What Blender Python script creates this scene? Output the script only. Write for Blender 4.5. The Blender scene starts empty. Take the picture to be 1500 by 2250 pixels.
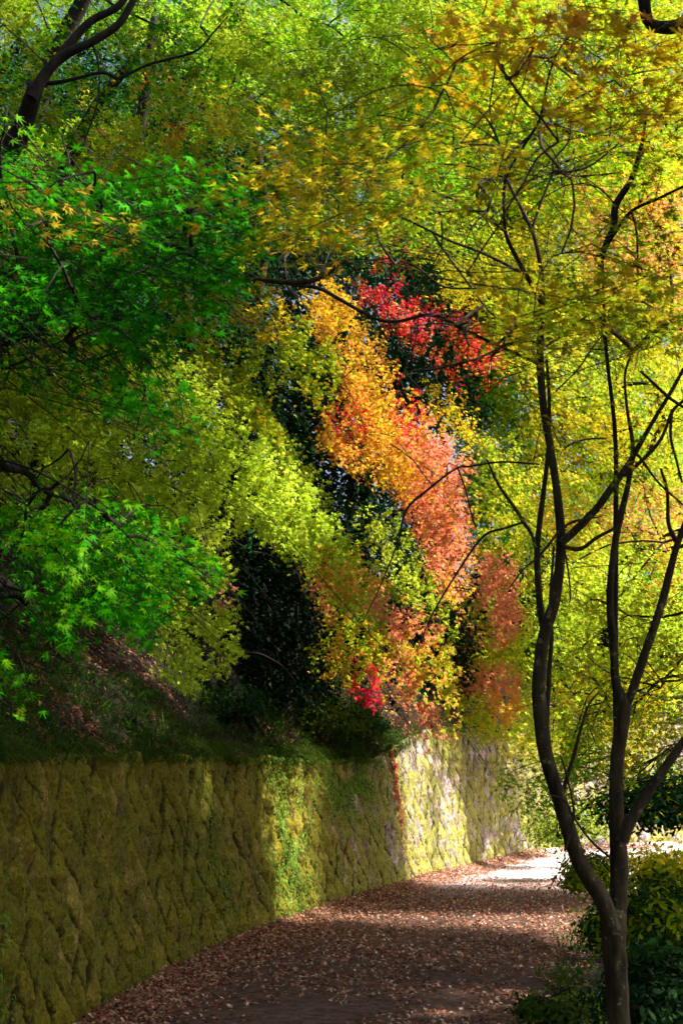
import bpy, math, random
import numpy as np
from math import radians, sin, cos, pi

# ------------------------------------------------------------------ camera, sky, sun, exposure
scene = bpy.context.scene
FPX = 3125.0                                    # focal length in photo pixels (50 mm on a 24x36 upright frame)
PITCH = math.atan(555.0 / FPX)                  # eye level lies 555 px under the centre of the photo
CAM = np.array([0.0, 0.0, 1.6])
cd = bpy.data.cameras.new("camera")
cam = bpy.data.objects.new("camera", cd)
scene.collection.objects.link(cam)
cam.location = CAM
cam.rotation_euler = (pi / 2 + PITCH, 0, 0)
cd.sensor_fit = 'VERTICAL'; cd.sensor_height = 36.0; cd.sensor_width = 24.0; cd.lens = 50.0
cd.clip_start = 0.1; cd.clip_end = 2000
cd.dof.use_dof = True; cd.dof.focus_distance = 12.0; cd.dof.aperture_fstop = 7.1
scene.camera = cam

SUN_EL, SUN_AZ = radians(46), radians(94)       # azimuth from +Y (view) towards +X (right)
SUN = np.array([cos(SUN_EL) * sin(SUN_AZ), cos(SUN_EL) * cos(SUN_AZ), sin(SUN_EL)])
world = bpy.data.worlds.new("World"); scene.world = world
world.use_nodes = True
nt = world.node_tree
sky = nt.nodes.new('ShaderNodeTexSky'); sky.sky_type = 'NISHITA'; sky.sun_disc = False
sky.sun_elevation = SUN_EL; sky.sun_rotation = SUN_AZ; sky.air_density = 1.0; sky.dust_density = 4.0; sky.ozone_density = 1.0
bg = nt.nodes['Background']; bg.inputs['Strength'].default_value = 0.068
nt.links.new(sky.outputs[0], bg.inputs['Color'])
sl = bpy.data.lights.new("sun", 'SUN'); sl.energy = 5.0; sl.angle = radians(1.4); sl.color = (1.0, 0.95, 0.86)
sun = bpy.data.objects.new("sun", sl); scene.collection.objects.link(sun)
sun.rotation_euler = (pi / 2 - SUN_EL, 0, pi - SUN_AZ)
sun.location = (20, 5, 30)
scene.view_settings.view_transform = 'Standard'
scene.view_settings.look = 'None'
scene.view_settings.exposure = 1.75
scene.view_settings.gamma = 1.0
scene.render.engine = 'CYCLES'
cy = scene.cycles
cy.max_bounces = 6; cy.diffuse_bounces = 3; cy.glossy_bounces = 2; cy.transmission_bounces = 4; cy.transparent_max_bounces = 4
cy.caustics_reflective = False; cy.caustics_refractive = False
cy.use_denoising = True

R = np.random.default_rng(7)

# ------------------------------------------------------------------ helpers
def ray(px, py):
    px = np.asarray(px, float); py = np.asarray(py, float)
    x = (px - 750) / FPX; y = (1125 - py) / FPX
    return np.stack([x, cos(PITCH) - y * sin(PITCH), sin(PITCH) + y * cos(PITCH)], -1)

def P(px, py, d):
    r = ray(px, py); d = np.asarray(d, float)
    return CAM + r * (d / r[..., 1])[..., None]

def proj(p):
    q = p - CAM
    f = q[:, 1] * cos(PITCH) + q[:, 2] * sin(PITCH)
    u = -q[:, 1] * sin(PITCH) + q[:, 2] * cos(PITCH)
    return 750 + FPX * q[:, 0] / f, 1125 - FPX * u / f

def G(px, py):
    r = ray(px, py); return CAM + r * (-CAM[2] / r[2])

def norm(v): return v / (np.linalg.norm(v, axis=-1, keepdims=True) + 1e-9)

def _h(i, j, k, seed):
    n = (i * 374761393 + j * 668265263 + k * 2147483647 + seed * 974634777) & 0xffffffff
    n = ((n ^ (n >> 13)) * 1274126177) & 0xffffffff
    n = ((n ^ (n >> 16)) * 2246822519) & 0xffffffff
    return ((n ^ (n >> 15)) & 0xffffff) / float(0xffffff)

def vnoise(p, seed=0):
    p = np.asarray(p, float)
    if p.shape[-1] == 2: p = np.concatenate([p, np.zeros(p.shape[:-1] + (1,))], -1)
    i = np.floor(p).astype(np.int64); f = p - i; f = f * f * (3 - 2 * f)
    r = 0
    for dx in (0, 1):
        for dy in (0, 1):
            for dz in (0, 1):
                w = (f[..., 0] if dx else 1 - f[..., 0]) * (f[..., 1] if dy else 1 - f[..., 1]) * (f[..., 2] if dz else 1 - f[..., 2])
                r = r + w * _h(i[..., 0] + dx, i[..., 1] + dy, i[..., 2] + dz, seed)
    return r

def fbm(p, seed=0, o=4):
    p = np.asarray(p, float); a = 0.5; r = 0; t = 0
    for k in range(o):
        r = r + a * vnoise(p, seed + k); t += a; a *= 0.5; p = p * 2.03 + 11.3
    return r / t

def inpoly(x, y, poly):
    c = np.zeros(x.shape, bool); n = len(poly)
    for i in range(n):
        x1, y1 = poly[i]; x2, y2 = poly[(i + 1) % n]
        if y1 == y2: continue
        c ^= ((y1 > y) != (y2 > y)) & (x < (x2 - x1) * (y - y1) / (y2 - y1) + x1)
    return c

def parea(poly):
    p = np.array(poly, float); q = np.roll(p, -1, 0)
    return abs((p[:, 0] * q[:, 1] - q[:, 0] * p[:, 1]).sum()) / 2

def link(o, parent=None):
    scene.collection.objects.link(o)
    if parent is not None: o.parent = parent
    return o

def raw_mesh(name, V, T, mat, parent=None, origin=(0, 0, 0), col=None, smooth=False, sides=3, uv=None):
    """V (N,3), T (M,sides); one mesh object."""
    V = np.ascontiguousarray(V - np.asarray(origin), dtype=np.float32); T = np.ascontiguousarray(T, dtype=np.int32)
    me = bpy.data.meshes.new(name)
    me.vertices.add(len(V)); me.vertices.foreach_set('co', V.ravel())
    me.loops.add(T.size); me.loops.foreach_set('vertex_index', T.ravel())
    me.polygons.add(len(T)); me.polygons.foreach_set('loop_start', np.arange(0, T.size, T.shape[1], dtype=np.int32))
    if smooth: me.polygons.foreach_set('use_smooth', np.ones(len(T), bool))
    me.update(calc_edges=True)
    if col is not None:
        a = me.color_attributes.new('Col', 'FLOAT_COLOR', 'POINT')
        c = np.ones((len(V), 4), np.float32); c[:, :3] = col; a.data.foreach_set('color', c.ravel())
    if mat is not None: me.materials.append(mat)
    o = bpy.data.objects.new(name, me)
    if parent is None: o.location = origin
    return link(o, parent)

def thing(name, label, cat, loc=(0, 0, 0), group=None):
    o = bpy.data.objects.new(name, None); link(o)
    o.location = loc; o['label'] = label; o['category'] = cat; o.empty_display_size = 0.2
    if group: o['group'] = group
    return o

def tag(o, label=None, cat=None, group=None, kind=None):
    if label: o['label'] = label
    if cat: o['category'] = cat
    if group: o['group'] = group
    if kind: o['kind'] = kind
    return o

def catmull(pts, n=6):
    p = np.array(pts, float)
    if len(p) < 3: 
        t = np.linspace(0, 1, n + 1)[:, None]; return p[0] + (p[-1] - p[0]) * t
    q = np.vstack([2 * p[0] - p[1], p, 2 * p[-1] - p[-2]]); out = []
    t = np.linspace(0, 1, n, endpoint=False)[:, None]
    for i in range(len(p) - 1):
        a, b, c, d = q[i], q[i + 1], q[i + 2], q[i + 3]
        out.append(0.5 * ((2 * b) + (c - a) * t + (2 * a - 5 * b + 4 * c - d) * t ** 2 + (3 * b - a - 3 * c + d) * t ** 3))
    out.append(p[-1:])
    return np.vstack(out)

class Geo:
    def __init__(s): s.V = []; s.T = []; s.C = []; s.n = 0
    def add(s, V, T, C=None):
        s.V.append(V); s.T.append(T + s.n); s.n += len(V)
        if C is not None: s.C.append(C)
    def tube(s, pts, rad, sides=8, rough=0.0, seed=0):
        pts = np.asarray(pts, float); rad = np.asarray(rad, float); n = len(pts)
        tan = norm(np.gradient(pts, axis=0))
        ref = np.array([0.3, 0.9, 0.2]); 
        a = norm(np.cross(tan, ref)); b = np.cross(tan, a)
        th = np.linspace(0, 2 * pi, sides, endpoint=False)
        ring = np.cos(th)[None, :, None] * a[:, None] + np.sin(th)[None, :, None] * b[:, None]
        r = rad[:, None] * np.ones(sides)
        if rough: 
            q = pts[:, None] + ring * rad[:, None, None]
            r = r * (1 + rough * (fbm(q * np.array([14, 14, 5.0]), seed, 3) - 0.5) * 2 + 0.5 * rough * (vnoise(q * np.array([45, 45, 16.]), seed + 9) - 0.5) * 2)
        V = (pts[:, None] + ring * r[..., None]).reshape(-1, 3)
        i = np.arange(n - 1)[:, None] * sides; j = np.arange(sides)[None]; k = (j + 1) % sides
        quads = np.stack([i + j, i + k, i + k + sides, i + j + sides], -1).reshape(-1, 4)
        cap = len(V); V = np.vstack([V, pts[-1:] + tan[-1:] * rad[-1] * 0.6])
        e = (n - 1) * sides
        capq = np.stack([e + j[0], e + k[0], np.full(sides, cap)], -1)
        T = np.vstack([quads[:, [0, 1, 2]], quads[:, [0, 2, 3]], capq])
        s.add(V, T)
    def segs(s, A, B, r0, r1, sides=4):
        """many tapered rods at once"""
        if len(A) == 0: return
        t = norm(B - A); ref = np.where(np.abs(t[:, 2:3]) > 0.9, [[1., 0, 0]], [[0., 0, 1]])
        a = norm(np.cross(t, ref)); b = np.cross(t, a); th = np.linspace(0, 2 * pi, sides, endpoint=False)
        ring = np.cos(th)[None, :, None] * a[:, None] + np.sin(th)[None, :, None] * b[:, None]
        V = np.concatenate([A[:, None] + ring * r0[:, None, None], B[:, None] + ring * r1[:, None, None]], 1).reshape(-1, 3)
        base = np.arange(len(A))[:, None] * 2 * sides; j = np.arange(sides)[None]; k = (j + 1) % sides
        q = np.stack([base + j, base + k, base + k + sides, base + j + sides], -1).reshape(-1, 4)
        s.add(V, np.vstack([q[:, [0, 1, 2]], q[:, [0, 2, 3]]]))
    def build(s, name, mat, parent=None, origin=(0, 0, 0), smooth=True):
        return raw_mesh(name, np.vstack(s.V), np.vstack(s.T), mat, parent, origin, np.vstack(s.C) if s.C else None, smooth)

# ------------------------------------------------------------------ materials
def newmat(name):
    m = bpy.data.materials.new(name); m.use_nodes = True; t = m.node_tree; t.nodes.clear()
    out = t.nodes.new('ShaderNodeOutputMaterial'); return m, t, out

def leafmat(name, trans=0.45, gloss=0.05, rough=0.45):
    m, t, out = newmat(name); N = t.nodes.new; L = t.links.new
    a = N('ShaderNodeAttribute'); a.attribute_name = 'Col'
    tc = N('ShaderNodeNewGeometry')
    no = N('ShaderNodeTexNoise'); no.inputs['Scale'].default_value = 60; no.inputs['Detail'].default_value = 2
    L(tc.outputs['Position'], no.inputs['Vector'])
    mr = N('ShaderNodeMapRange'); mr.inputs[1].default_value = 0.3; mr.inputs[2].default_value = 0.7; mr.inputs[3].default_value = 0.78; mr.inputs[4].default_value = 1.15
    L(no.outputs[0], mr.inputs[0])
    vm = N('ShaderNodeVectorMath'); vm.operation = 'SCALE'; L(a.outputs['Color'], vm.inputs[0]); L(mr.outputs[0], vm.inputs['Scale'])
    d = N('ShaderNodeBsdfDiffuse'); tr = N('ShaderNodeBsdfTranslucent'); L(vm.outputs[0], d.inputs[0]); L(vm.outputs[0], tr.inputs[0])
    mx = N('ShaderNodeMixShader'); mx.inputs[0].default_value = trans; L(d.outputs[0], mx.inputs[1]); L(tr.outputs[0], mx.inputs[2])
    g = N('ShaderNodeBsdfGlossy'); g.inputs['Roughness'].default_value = rough; g.inputs[0].default_value = (1, 1, 1, 1)
    m2 = N('ShaderNodeMixShader'); m2.inputs[0].default_value = gloss; L(mx.outputs[0], m2.inputs[1]); L(g.outputs[0], m2.inputs[2])
    L(m2.outputs[0], out.inputs[0]); return m

def ramp(t, stops):
    r = t.nodes.new('ShaderNodeValToRGB'); e = r.color_ramp.elements
    while len(e) < len(stops): e.new(0.5)
    for k, (p, c) in enumerate(stops): e[k].position = p; e[k].color = tuple(c) + (1,)
    return r

def barkmat(name, dark, light, lichen, lich=0.62, scale=1.0):
    m, t, out = newmat(name); N = t.nodes.new; L = t.links.new
    tc = N('ShaderNodeNewGeometry'); mp = N('ShaderNodeMapping'); mp.inputs['Scale'].default_value = (30 * scale, 30 * scale, 7 * scale)
    L(tc.outputs['Position'], mp.inputs[0])
    n1 = N('ShaderNodeTexNoise'); n1.inputs['Scale'].default_value = 1; n1.inputs['Detail'].default_value = 8; n1.inputs['Roughness'].default_value = 0.65; L(mp.outputs[0], n1.inputs[0])
    c1 = ramp(t, [(0.35, dark), (0.7, light)]); L(n1.outputs[0], c1.inputs[0])
    n2 = N('ShaderNodeTexNoise'); n2.inputs['Scale'].default_value = 22 * scale; n2.inputs['Detail'].default_value = 5; n2.inputs['Roughness'].default_value = 0.7; L(tc.outputs['Position'], n2.inputs[0])
    c2 = ramp(t, [(lich, (0, 0, 0)), (lich + 0.07, (1, 1, 1))]); L(n2.outputs[0], c2.inputs[0])
    mx = N('ShaderNodeMix'); mx.data_type = 'RGBA'; L(c2.outputs[0], mx.inputs[0]); L(c1.outputs[0], mx.inputs[6]); mx.inputs[7].default_value = tuple(lichen) + (1,)
    b = N('ShaderNodeBsdfPrincipled'); b.inputs['Roughness'].default_value = 0.85; b.inputs['Specular IOR Level'].default_value = 0.2; L(mx.outputs[2], b.inputs['Base Color'])
    bp = N('ShaderNodeBump'); bp.inputs['Strength'].default_value = 0.7; bp.inputs['Distance'].default_value = 0.01; L(n1.outputs[0], bp.inputs['Height']); L(bp.outputs[0], b.inputs['Normal'])
    L(b.outputs[0], out.inputs[0]); return m

def wallmat(name):
    m, t, out = newmat(name); N = t.nodes.new; L = t.links.new
    a = N('ShaderNodeAttribute'); a.attribute_name = 'Col'; tc = N('ShaderNodeNewGeometry')
    n1 = N('ShaderNodeTexNoise'); n1.inputs['Scale'].default_value = 42; n1.inputs['Detail'].default_value = 9; n1.inputs['Roughness'].default_value = 0.72; L(tc.outputs['Position'], n1.inputs[0])
    mr = N('ShaderNodeMapRange'); mr.inputs[1].default_value = 0.3; mr.inputs[2].default_value = 0.7; mr.inputs[3].default_value = 0.3; mr.inputs[4].default_value = 1.7; L(n1.outputs[0], mr.inputs[0])
    vm = N('ShaderNodeVectorMath'); vm.operation = 'SCALE'; L(a.outputs['Color'], vm.inputs[0]); L(mr.outputs[0], vm.inputs['Scale'])
    b = N('ShaderNodeBsdfPrincipled'); b.inputs['Roughness'].default_value = 0.75; b.inputs['Specular IOR Level'].default_value = 0.2; L(vm.outputs[0], b.inputs['Base Color'])
    bp = N('ShaderNodeBump'); bp.inputs['Strength'].default_value = 1.0; bp.inputs['Distance'].default_value = 0.03; L(n1.outputs[0], bp.inputs['Height']); L(bp.outputs[0], b.inputs['Normal'])
    L(b.outputs[0], out.inputs[0]); return m

def soilmat(name, c0, c1, sc=9):
    m, t, out = newmat(name); N = t.nodes.new; L = t.links.new
    tc = N('ShaderNodeNewGeometry')
    n1 = N('ShaderNodeTexNoise'); n1.inputs['Scale'].default_value = sc; n1.inputs['Detail'].default_value = 10; n1.inputs['Roughness'].default_value = 0.75; L(tc.outputs['Position'], n1.inputs[0])
    c = ramp(t, [(0.36, c0), (0.66, c1)]); L(n1.outputs[0], c.inputs[0])
    b = N('ShaderNodeBsdfPrincipled'); b.inputs['Roughness'].default_value = 0.95; b.inputs['Specular IOR Level'].default_value = 0.2; L(c.outputs[0], b.inputs['Base Color'])
    bp = N('ShaderNodeBump'); bp.inputs['Strength'].default_value = 0.8; bp.inputs['Distance'].default_value = 0.03; L(n1.outputs[0], bp.inputs['Height']); L(bp.outputs[0], b.inputs['Normal'])
    L(b.outputs[0], out.inputs[0]); return m

M_LEAF = leafmat('maple_leaf', 0.5, 0.003, 0.55)
M_GLOSS = leafmat('evergreen_leaf', 0.2, 0.006, 0.5)
M_DRY = leafmat('dry_leaf', 0.15, 0.008, 0.5)
M_BARK = barkmat('maple_bark', (0.014, 0.010, 0.006), (0.075, 0.056, 0.026), (0.20, 0.19, 0.10), 0.60)
M_BARKD = barkmat('dark_bark', (0.008, 0.006, 0.005), (0.035, 0.026, 0.018), (0.05, 0.06, 0.02), 0.66, 0.7)
M_WALL = wallmat('mossy_stone')
M_PATH = soilmat('path_soil', (0.035, 0.018, 0.013), (0.17, 0.095, 0.07), 14)
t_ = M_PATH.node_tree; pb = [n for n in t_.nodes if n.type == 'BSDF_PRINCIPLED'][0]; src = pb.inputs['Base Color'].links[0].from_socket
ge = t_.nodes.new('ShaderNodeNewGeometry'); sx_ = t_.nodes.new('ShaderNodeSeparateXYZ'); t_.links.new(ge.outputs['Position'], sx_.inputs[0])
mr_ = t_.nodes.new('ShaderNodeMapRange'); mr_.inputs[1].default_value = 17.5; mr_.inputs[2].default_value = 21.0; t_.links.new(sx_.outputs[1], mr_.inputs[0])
mm = t_.nodes.new('ShaderNodeMix'); mm.data_type = 'RGBA'; t_.links.new(mr_.outputs[0], mm.inputs[0]); t_.links.new(src, mm.inputs[6]); mm.inputs[7].default_value = (0.62, 0.52, 0.55, 1)  # far path paled to lavender-white to carry the sun glare
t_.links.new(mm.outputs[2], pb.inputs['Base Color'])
M_SOIL = soilmat('dark_soil', (0.004, 0.003, 0.002), (0.018, 0.011, 0.006), 6)  # soil darkened well below its own tone to carry canopy shade

# ------------------------------------------------------------------ the wall line, hillside, ground, path
base_px = [(220, 2250), (400, 2138), (650, 2030), (900, 1948), (1050, 1908), (1220, 1876)]
bp_ = [G(*p)[:2] for p in base_px]
ctrl = [(-2.75, -6.0), (-2.4, 0.0), (-2.0, 5.0)] + [tuple(p) for p in bp_] + [(7.5, 29.5), (12.5, 32), (22, 35), (45, 38)]
C = catmull(ctrl, 40)
seg = np.linalg.norm(np.diff(C, axis=0), axis=1); S = np.concatenate([[0], np.cumsum(seg)])
# uniform arc length
SU = np.arange(0, S[-1], 0.05); CX = np.interp(SU, S, C[:, 0]); CY = np.interp(SU, S, C[:, 1])
k = np.ones(21) / 21
CXs = np.convolve(np.pad(CX, 10, 'edge'), k, 'valid'); CYs = np.convolve(np.pad(CY, 10, 'edge'), k, 'valid')
TX = np.gradient(CXs, 0.05); TY = np.gradient(CYs, 0.05); tl = np.hypot(TX, TY); TX /= tl; TY /= tl
def curve(s): return np.interp(s, SU, CXs), np.interp(s, SU, CYs)
def tangent(s): return np.interp(s, SU, TX), np.interp(s, SU, TY)
def s_of_y(y): return float(np.interp(y, CYs, SU))
def top_h(s):   # wall height along the line
    y = np.interp(s, SU, CYs)
    return 1.66 + 0.5 * np.clip((y - 18.6) / 3.0, 0, 1) + 0.5 * np.clip((y - 26) / 4.0, 0, 1)
def hill(s, t):
    """point on the hillside: t metres behind the wall top"""
    s = np.asarray(s, float); t = np.asarray(t, float)
    x, y = curve(s); tx, ty = tangent(s)
    off = 0.22 + t
    X = x - ty * off; Y = y + tx * off
    sl = np.interp(y, [-5, 16, 22, 27, 33], [0.80, 0.92, 0.80, 0.45, 0.15])
    z = top_h(s) - 0.05 + t * sl + np.minimum(t, 1.5) * 0.12
    q = np.stack([X, Y], -1)
    z = z + (fbm(q * 0.7, 3, 4) - 0.5) * 0.5 * np.clip(t / 1.0, 0, 1) + (fbm(q * 3.1, 5, 3) - 0.5) * 0.14 * np.clip(t / .2, 0, 1)
    return np.stack([X, Y, z], -1)

def gridmesh(name, Vg, mat, col=None, kind='structure'):
    a, b = Vg.shape[:2]
    i = np.arange(a - 1)[:, None] * b; j = np.arange(b - 1)[None]
    q = np.stack([i + j, i + j + 1, i + j + b + 1, i + j + b], -1).reshape(-1, 4)
    o = raw_mesh(name, Vg.reshape(-1, 3), q, mat, None, (0, 0, 0), None if col is None else col.reshape(-1, 3), True)
    if kind: o['kind'] = kind
    return o

ss = np.concatenate([np.arange(0, 45, 0.1), np.arange(45, SU[-1], 0.5)])
tt = np.concatenate([np.arange(0, 5, 0.1), np.arange(5, 20, 0.4), np.arange(20, 120, 4)])
sg, tg = np.meshgrid(ss, tt, indexing='ij')
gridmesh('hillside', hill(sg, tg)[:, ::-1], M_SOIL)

# path strip along the wall
PW = 2.95
tt = np.linspace(-0.02, PW, 60)
sp = np.concatenate([np.arange(0, 45, 0.06), np.arange(45, SU[-1], 0.4)])
sg, tg = np.meshgrid(sp, tt, indexing='ij')
x, y = curve(sg); tx, ty = tangent(sg)
def path_z(q, t):
    return 0.03 + (fbm(q * 1.3, 21, 3) - 0.5) * 0.05 + (fbm(q * 7, 22, 3) - 0.5) * 0.02 - 0.10 * np.clip((t - PW + 0.45) / 0.45, 0, 1) ** 2 + 0.08 * np.clip((0.35 - t) / 0.35, 0, 1) ** 2
X = x + ty * tg; Y = y - tx * tg
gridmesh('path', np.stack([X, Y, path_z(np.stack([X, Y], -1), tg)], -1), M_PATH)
# ground sheet
gx = np.concatenate([-np.geomspace(600, 6, 18), np.arange(-5.5, 14, 0.25), np.geomspace(14.5, 600, 18)])
gy = np.concatenate([-np.geomspace(600, 3, 16), np.arange(-2.5, 34, 0.25), np.geomspace(34.5, 900, 20)])
xg, yg = np.meshgrid(gx, gy, indexing='ij')
def ground_z(x, y):
    q = np.stack([x, y], -1)
    # dips under the path, gently humpy right of it
    return -0.03 + (fbm(q * 0.8, 31, 3) - 0.5) * 0.03
def bank(x, y):
    """height of the rough bank right of the path"""
    cx = np.interp(y, CYs, CXs); t = (x - cx) - PW * 1.02
    return np.clip(t, 0, 1.2) * 0.16 * (y < 27) * (y > -6)
gridmesh('ground', np.stack([xg, yg, ground_z(xg, yg) + bank(xg, yg)], -1), M_SOIL)

# ------------------------------------------------------------------ the stone wall: diamond-laid blocks as real relief
s0, s1 = s_of_y(3.0), s_of_y(34.0)
sw = np.concatenate([np.arange(s0, s_of_y(6.5), 0.03), np.arange(s_of_y(6.5), s_of_y(20), 0.0135), np.arange(s_of_y(20), s1, 0.02)])
nh = 150
hw = np.linspace(-0.12, 1.0, nh)
sg, hg = np.meshgrid(sw, hw, indexing='ij')
H = top_h(sg); hm = hg * H
def wall_relief(s, h):
    q = np.stack([s, h], -1)
    w = np.stack([fbm(q * 3.0, 41, 3) - 0.5, fbm(q * 3.0 + 50, 43, 3) - 0.5], -1) * 0.07
    u, v = (s + w[..., 0]), (h * 0.86 + w[..., 1])
    c = 0.34
    u = u + 0.22 * h
    a = (u + v) / c; b = (u - v) / c
    ia, ib = np.floor(a).astype(np.int64), np.floor(b).astype(np.int64); fa, fb = a - ia, b - ib
    r = [_h(ia, ib, np.zeros_like(ia), k) for k in range(60, 66)]
    e = np.minimum(np.minimum(fa, 1 - fa), np.minimum(fb, 1 - fb))
    e = e + (fbm(q * 16, 47, 2) - 0.5) * 0.10
    pil = np.clip(e / 0.05, 0, 1) ** 0.8
    z = pil * (0.012 + 0.018 * r[0]) + np.clip(e, 0, .4) * 0.07 * (0.5 + r[5]) + pil * ((fa - 0.5) * (r[1] - 0.3) + (fb - 0.5) * (r[2] - 0.5)) * 0.06
    z = z + (fbm(q * 9, 44, 4) - 0.5) * 0.045 + np.abs(fbm(q * 22, 45, 3) - 0.5) * 0.05
    # chisel-like diagonal flake edges
    z = z + (np.abs(((u * 1.0 - v * 0.6) * 9 + 2.2 * fbm(q * 5, 49, 2)) % 1 - 0.5)) * 0.012 * pil
    return z, r, e
z, rr, e = wall_relief(sg, hm)
x, y = curve(sg); tx, ty = tangent(sg)
# outward (towards the path) is (ty,-tx); batter leans the face back
out = z - hm * 0.13
X = x + ty * out; Y = y - tx * out
top_noise = (fbm(np.stack([sg * 2.5, sg * 0], -1), 48, 3) - 0.5) * 0.10
Z = hm + top_noise * hg ** 3
Q = np.stack([X, Y, Z], -1)
moss = fbm(np.stack([sg * 1.6, hm * 1.6], -1), 51, 4)
moss2 = fbm(np.stack([sg * 9, hm * 6], -1), 55, 3)
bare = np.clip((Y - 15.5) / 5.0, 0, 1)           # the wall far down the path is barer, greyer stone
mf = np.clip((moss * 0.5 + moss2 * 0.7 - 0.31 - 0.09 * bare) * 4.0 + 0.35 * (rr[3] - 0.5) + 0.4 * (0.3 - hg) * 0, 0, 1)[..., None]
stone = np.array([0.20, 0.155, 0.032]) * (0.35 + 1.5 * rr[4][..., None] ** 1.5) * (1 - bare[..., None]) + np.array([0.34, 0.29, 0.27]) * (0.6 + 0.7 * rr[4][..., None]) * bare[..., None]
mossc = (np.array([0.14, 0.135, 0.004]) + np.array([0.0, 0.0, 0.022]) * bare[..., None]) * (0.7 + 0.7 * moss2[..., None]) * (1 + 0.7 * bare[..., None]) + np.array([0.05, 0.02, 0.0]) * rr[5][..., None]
joint = np.clip(1.3 - e / 0.05, 0, 1)[..., None] * 0.95
tint = np.stack([1.12 - 0.1 * rr[0], 0.92 + 0.1 * rr[0], 0.85 + 0.35 * rr[1]], -1); stone = stone * tint
fine = fbm(np.stack([sg * 30, hm * 22], -1), 57, 3)[..., None]
mf = np.clip(mf * 1.15 + (fine - 0.5) * 1.6 * (mf > 0.02) - 0.08, 0, 1); stone = stone * (0.6 + 0.8 * fbm(np.stack([sg * 14, hm * 30], -1), 58, 3)[..., None])
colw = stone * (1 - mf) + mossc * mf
colw = colw * (1 - joint) + np.array([0.018, 0.015, 0.004]) * joint
# a back and a coping so that the wall is a solid body
Vg = Q
bx, by = curve(sw); btx, bty = tangent(sw); toph = top_h(sw)
last = Q[:, -1]
cop = [last + np.stack([-bty * k, btx * k, np.full_like(bty, 0.012 * (1 if k < .3 else -60))], -1) for k in (0.04, 0.3)]
cop[1][:, 2] = -0.2
Vg = np.concatenate([Vg] + [c[:, None] for c in cop], 1)
colw = np.concatenate([colw, colw[:, -1:], colw[:, -1:]], 1)
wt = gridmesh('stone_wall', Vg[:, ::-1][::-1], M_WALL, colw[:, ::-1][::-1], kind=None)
tag(wt, 'mossy retaining wall of diamond-laid stones along the left side of the path', 'stone wall')

# ------------------------------------------------------------------ leaves
def template(lobes, notch, curl):
    ang = [a for a, _ in lobes]; V = [(0, -0.02, 0)]; T = []
    pts = []
    for k, (a, l) in enumerate(lobes):
        pts.append((a, l, curl * l * l))
        if k < len(lobes) - 1:
            a2, l2 = lobes[k + 1]; pts.append(((a + a2) / 2, notch * min(l, l2) ** 0.5, curl * 0.05))
    for a, l, zz in pts: V.append((l * sin(radians(a)), l * cos(radians(a)), zz))
    for k in range(1, len(pts)): T.append((0, k + 1, k))
    V = np.array(V); V[:, 1] -= 0.25
    return V / 1.7, np.array(T)
NEAR = template([(-128, .36), (-84, .66), (-41, .92), (0, 1.0), (41, .92), (84, .66), (128, .36)], 0.30, -0.22)
FAR = template([(-105, .6), (-50, .9), (0, 1.0), (50, .9), (105, .6)], 0.44, -0.2)
OVAL = (np.array([(0, 0, 0), (-.22, .35, .05), (.22, .35, .05), (-.18, .75, .02), (.18, .75, .02), (0, 1.1, -.06)]) - [0, .5, 0], np.array([(0, 2, 1), (1, 2, 4), (1, 4, 3), (3, 4, 5)]))
AREA = 0.2

def leaf_arrays(pos, nrm, head, size, col, tpl, warp=0.25):
    V0, T0 = tpl; n = len(pos)
    nrm = norm(nrm); a = norm(np.cross(head, nrm)); h = np.cross(nrm, a)
    jig = 1 + (R.random((n, len(V0), 1)) - 0.5) * warp
    L = V0[None] * size[:, None, None] * jig
    V = pos[:, None] + L[..., 0:1] * a[:, None] + L[..., 1:2] * h[:, None] + L[..., 2:3] * nrm[:, None]
    T = (T0[None] + (np.arange(n) * len(V0))[:, None, None]).reshape(-1, 3)
    Cc = np.repeat(col, len(V0), 0)
    return V.reshape(-1, 3), T, Cc

YG = (0.38, 0.52, 0.015); Y = (0.70, 0.56, 0.018); GOLD = (0.78, 0.50, 0.010); OR = (0.84, 0.37, 0.05); SAL = (0.86, 0.29, 0.14)
RED = (0.72, 0.03, 0.04); CRIM = (0.60, 0.012, 0.05); LG = (0.18, 0.50, 0.004); GR = (0.045, 0.36, 0.0015); DG = (0.018, 0.20, 0.0015); OL = (0.28, 0.35, 0.008)
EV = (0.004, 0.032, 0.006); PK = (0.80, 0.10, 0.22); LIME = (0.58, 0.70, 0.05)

def pick(n, pos, pal, weights=None, scale=1.1, seed=0, spots=()):
    pal = np.array(pal, float); k = len(pal)
    if k > 1:
        v = fbm(pos * scale, 100 + seed, 3) + (R.random(n) - 0.5) * 0.22
        v = np.clip((v - 0.28) / 0.44, 0, 0.999)
        cw = np.cumsum(weights if weights else np.ones(k)); cw = cw / cw[-1]
        col = pal[np.minimum(np.searchsorted(cw, v), k - 1)]
    else: col = np.repeat(pal, n, 0)
    if len(spots):
        u, w = proj(pos)
        for (sx, sy, rx, ry, c, pr) in spots:
            d = ((u - sx) / rx) ** 2 + ((w - sy) / ry) ** 2 + (fbm(pos * 2.8, 300 + seed, 3) - 0.5) * 3.2
            m = R.random(n) < pr * 0.85 * np.clip((1.35 - d) / 0.7, 0, 1)
            col[m] = np.array(c)
    b = 0.72 + 0.5 * R.random((n, 1))
    col = col * b * (1 + (R.random((n, 3)) - 0.5) * 0.18)
    br = R.random(n) < 0.008
    col[br] = col[br] * np.array([0.45, 0.25, 0.4]) + np.array([0.05, 0.02, 0])
    return np.clip(col, 0.001, 0.9)

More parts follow.
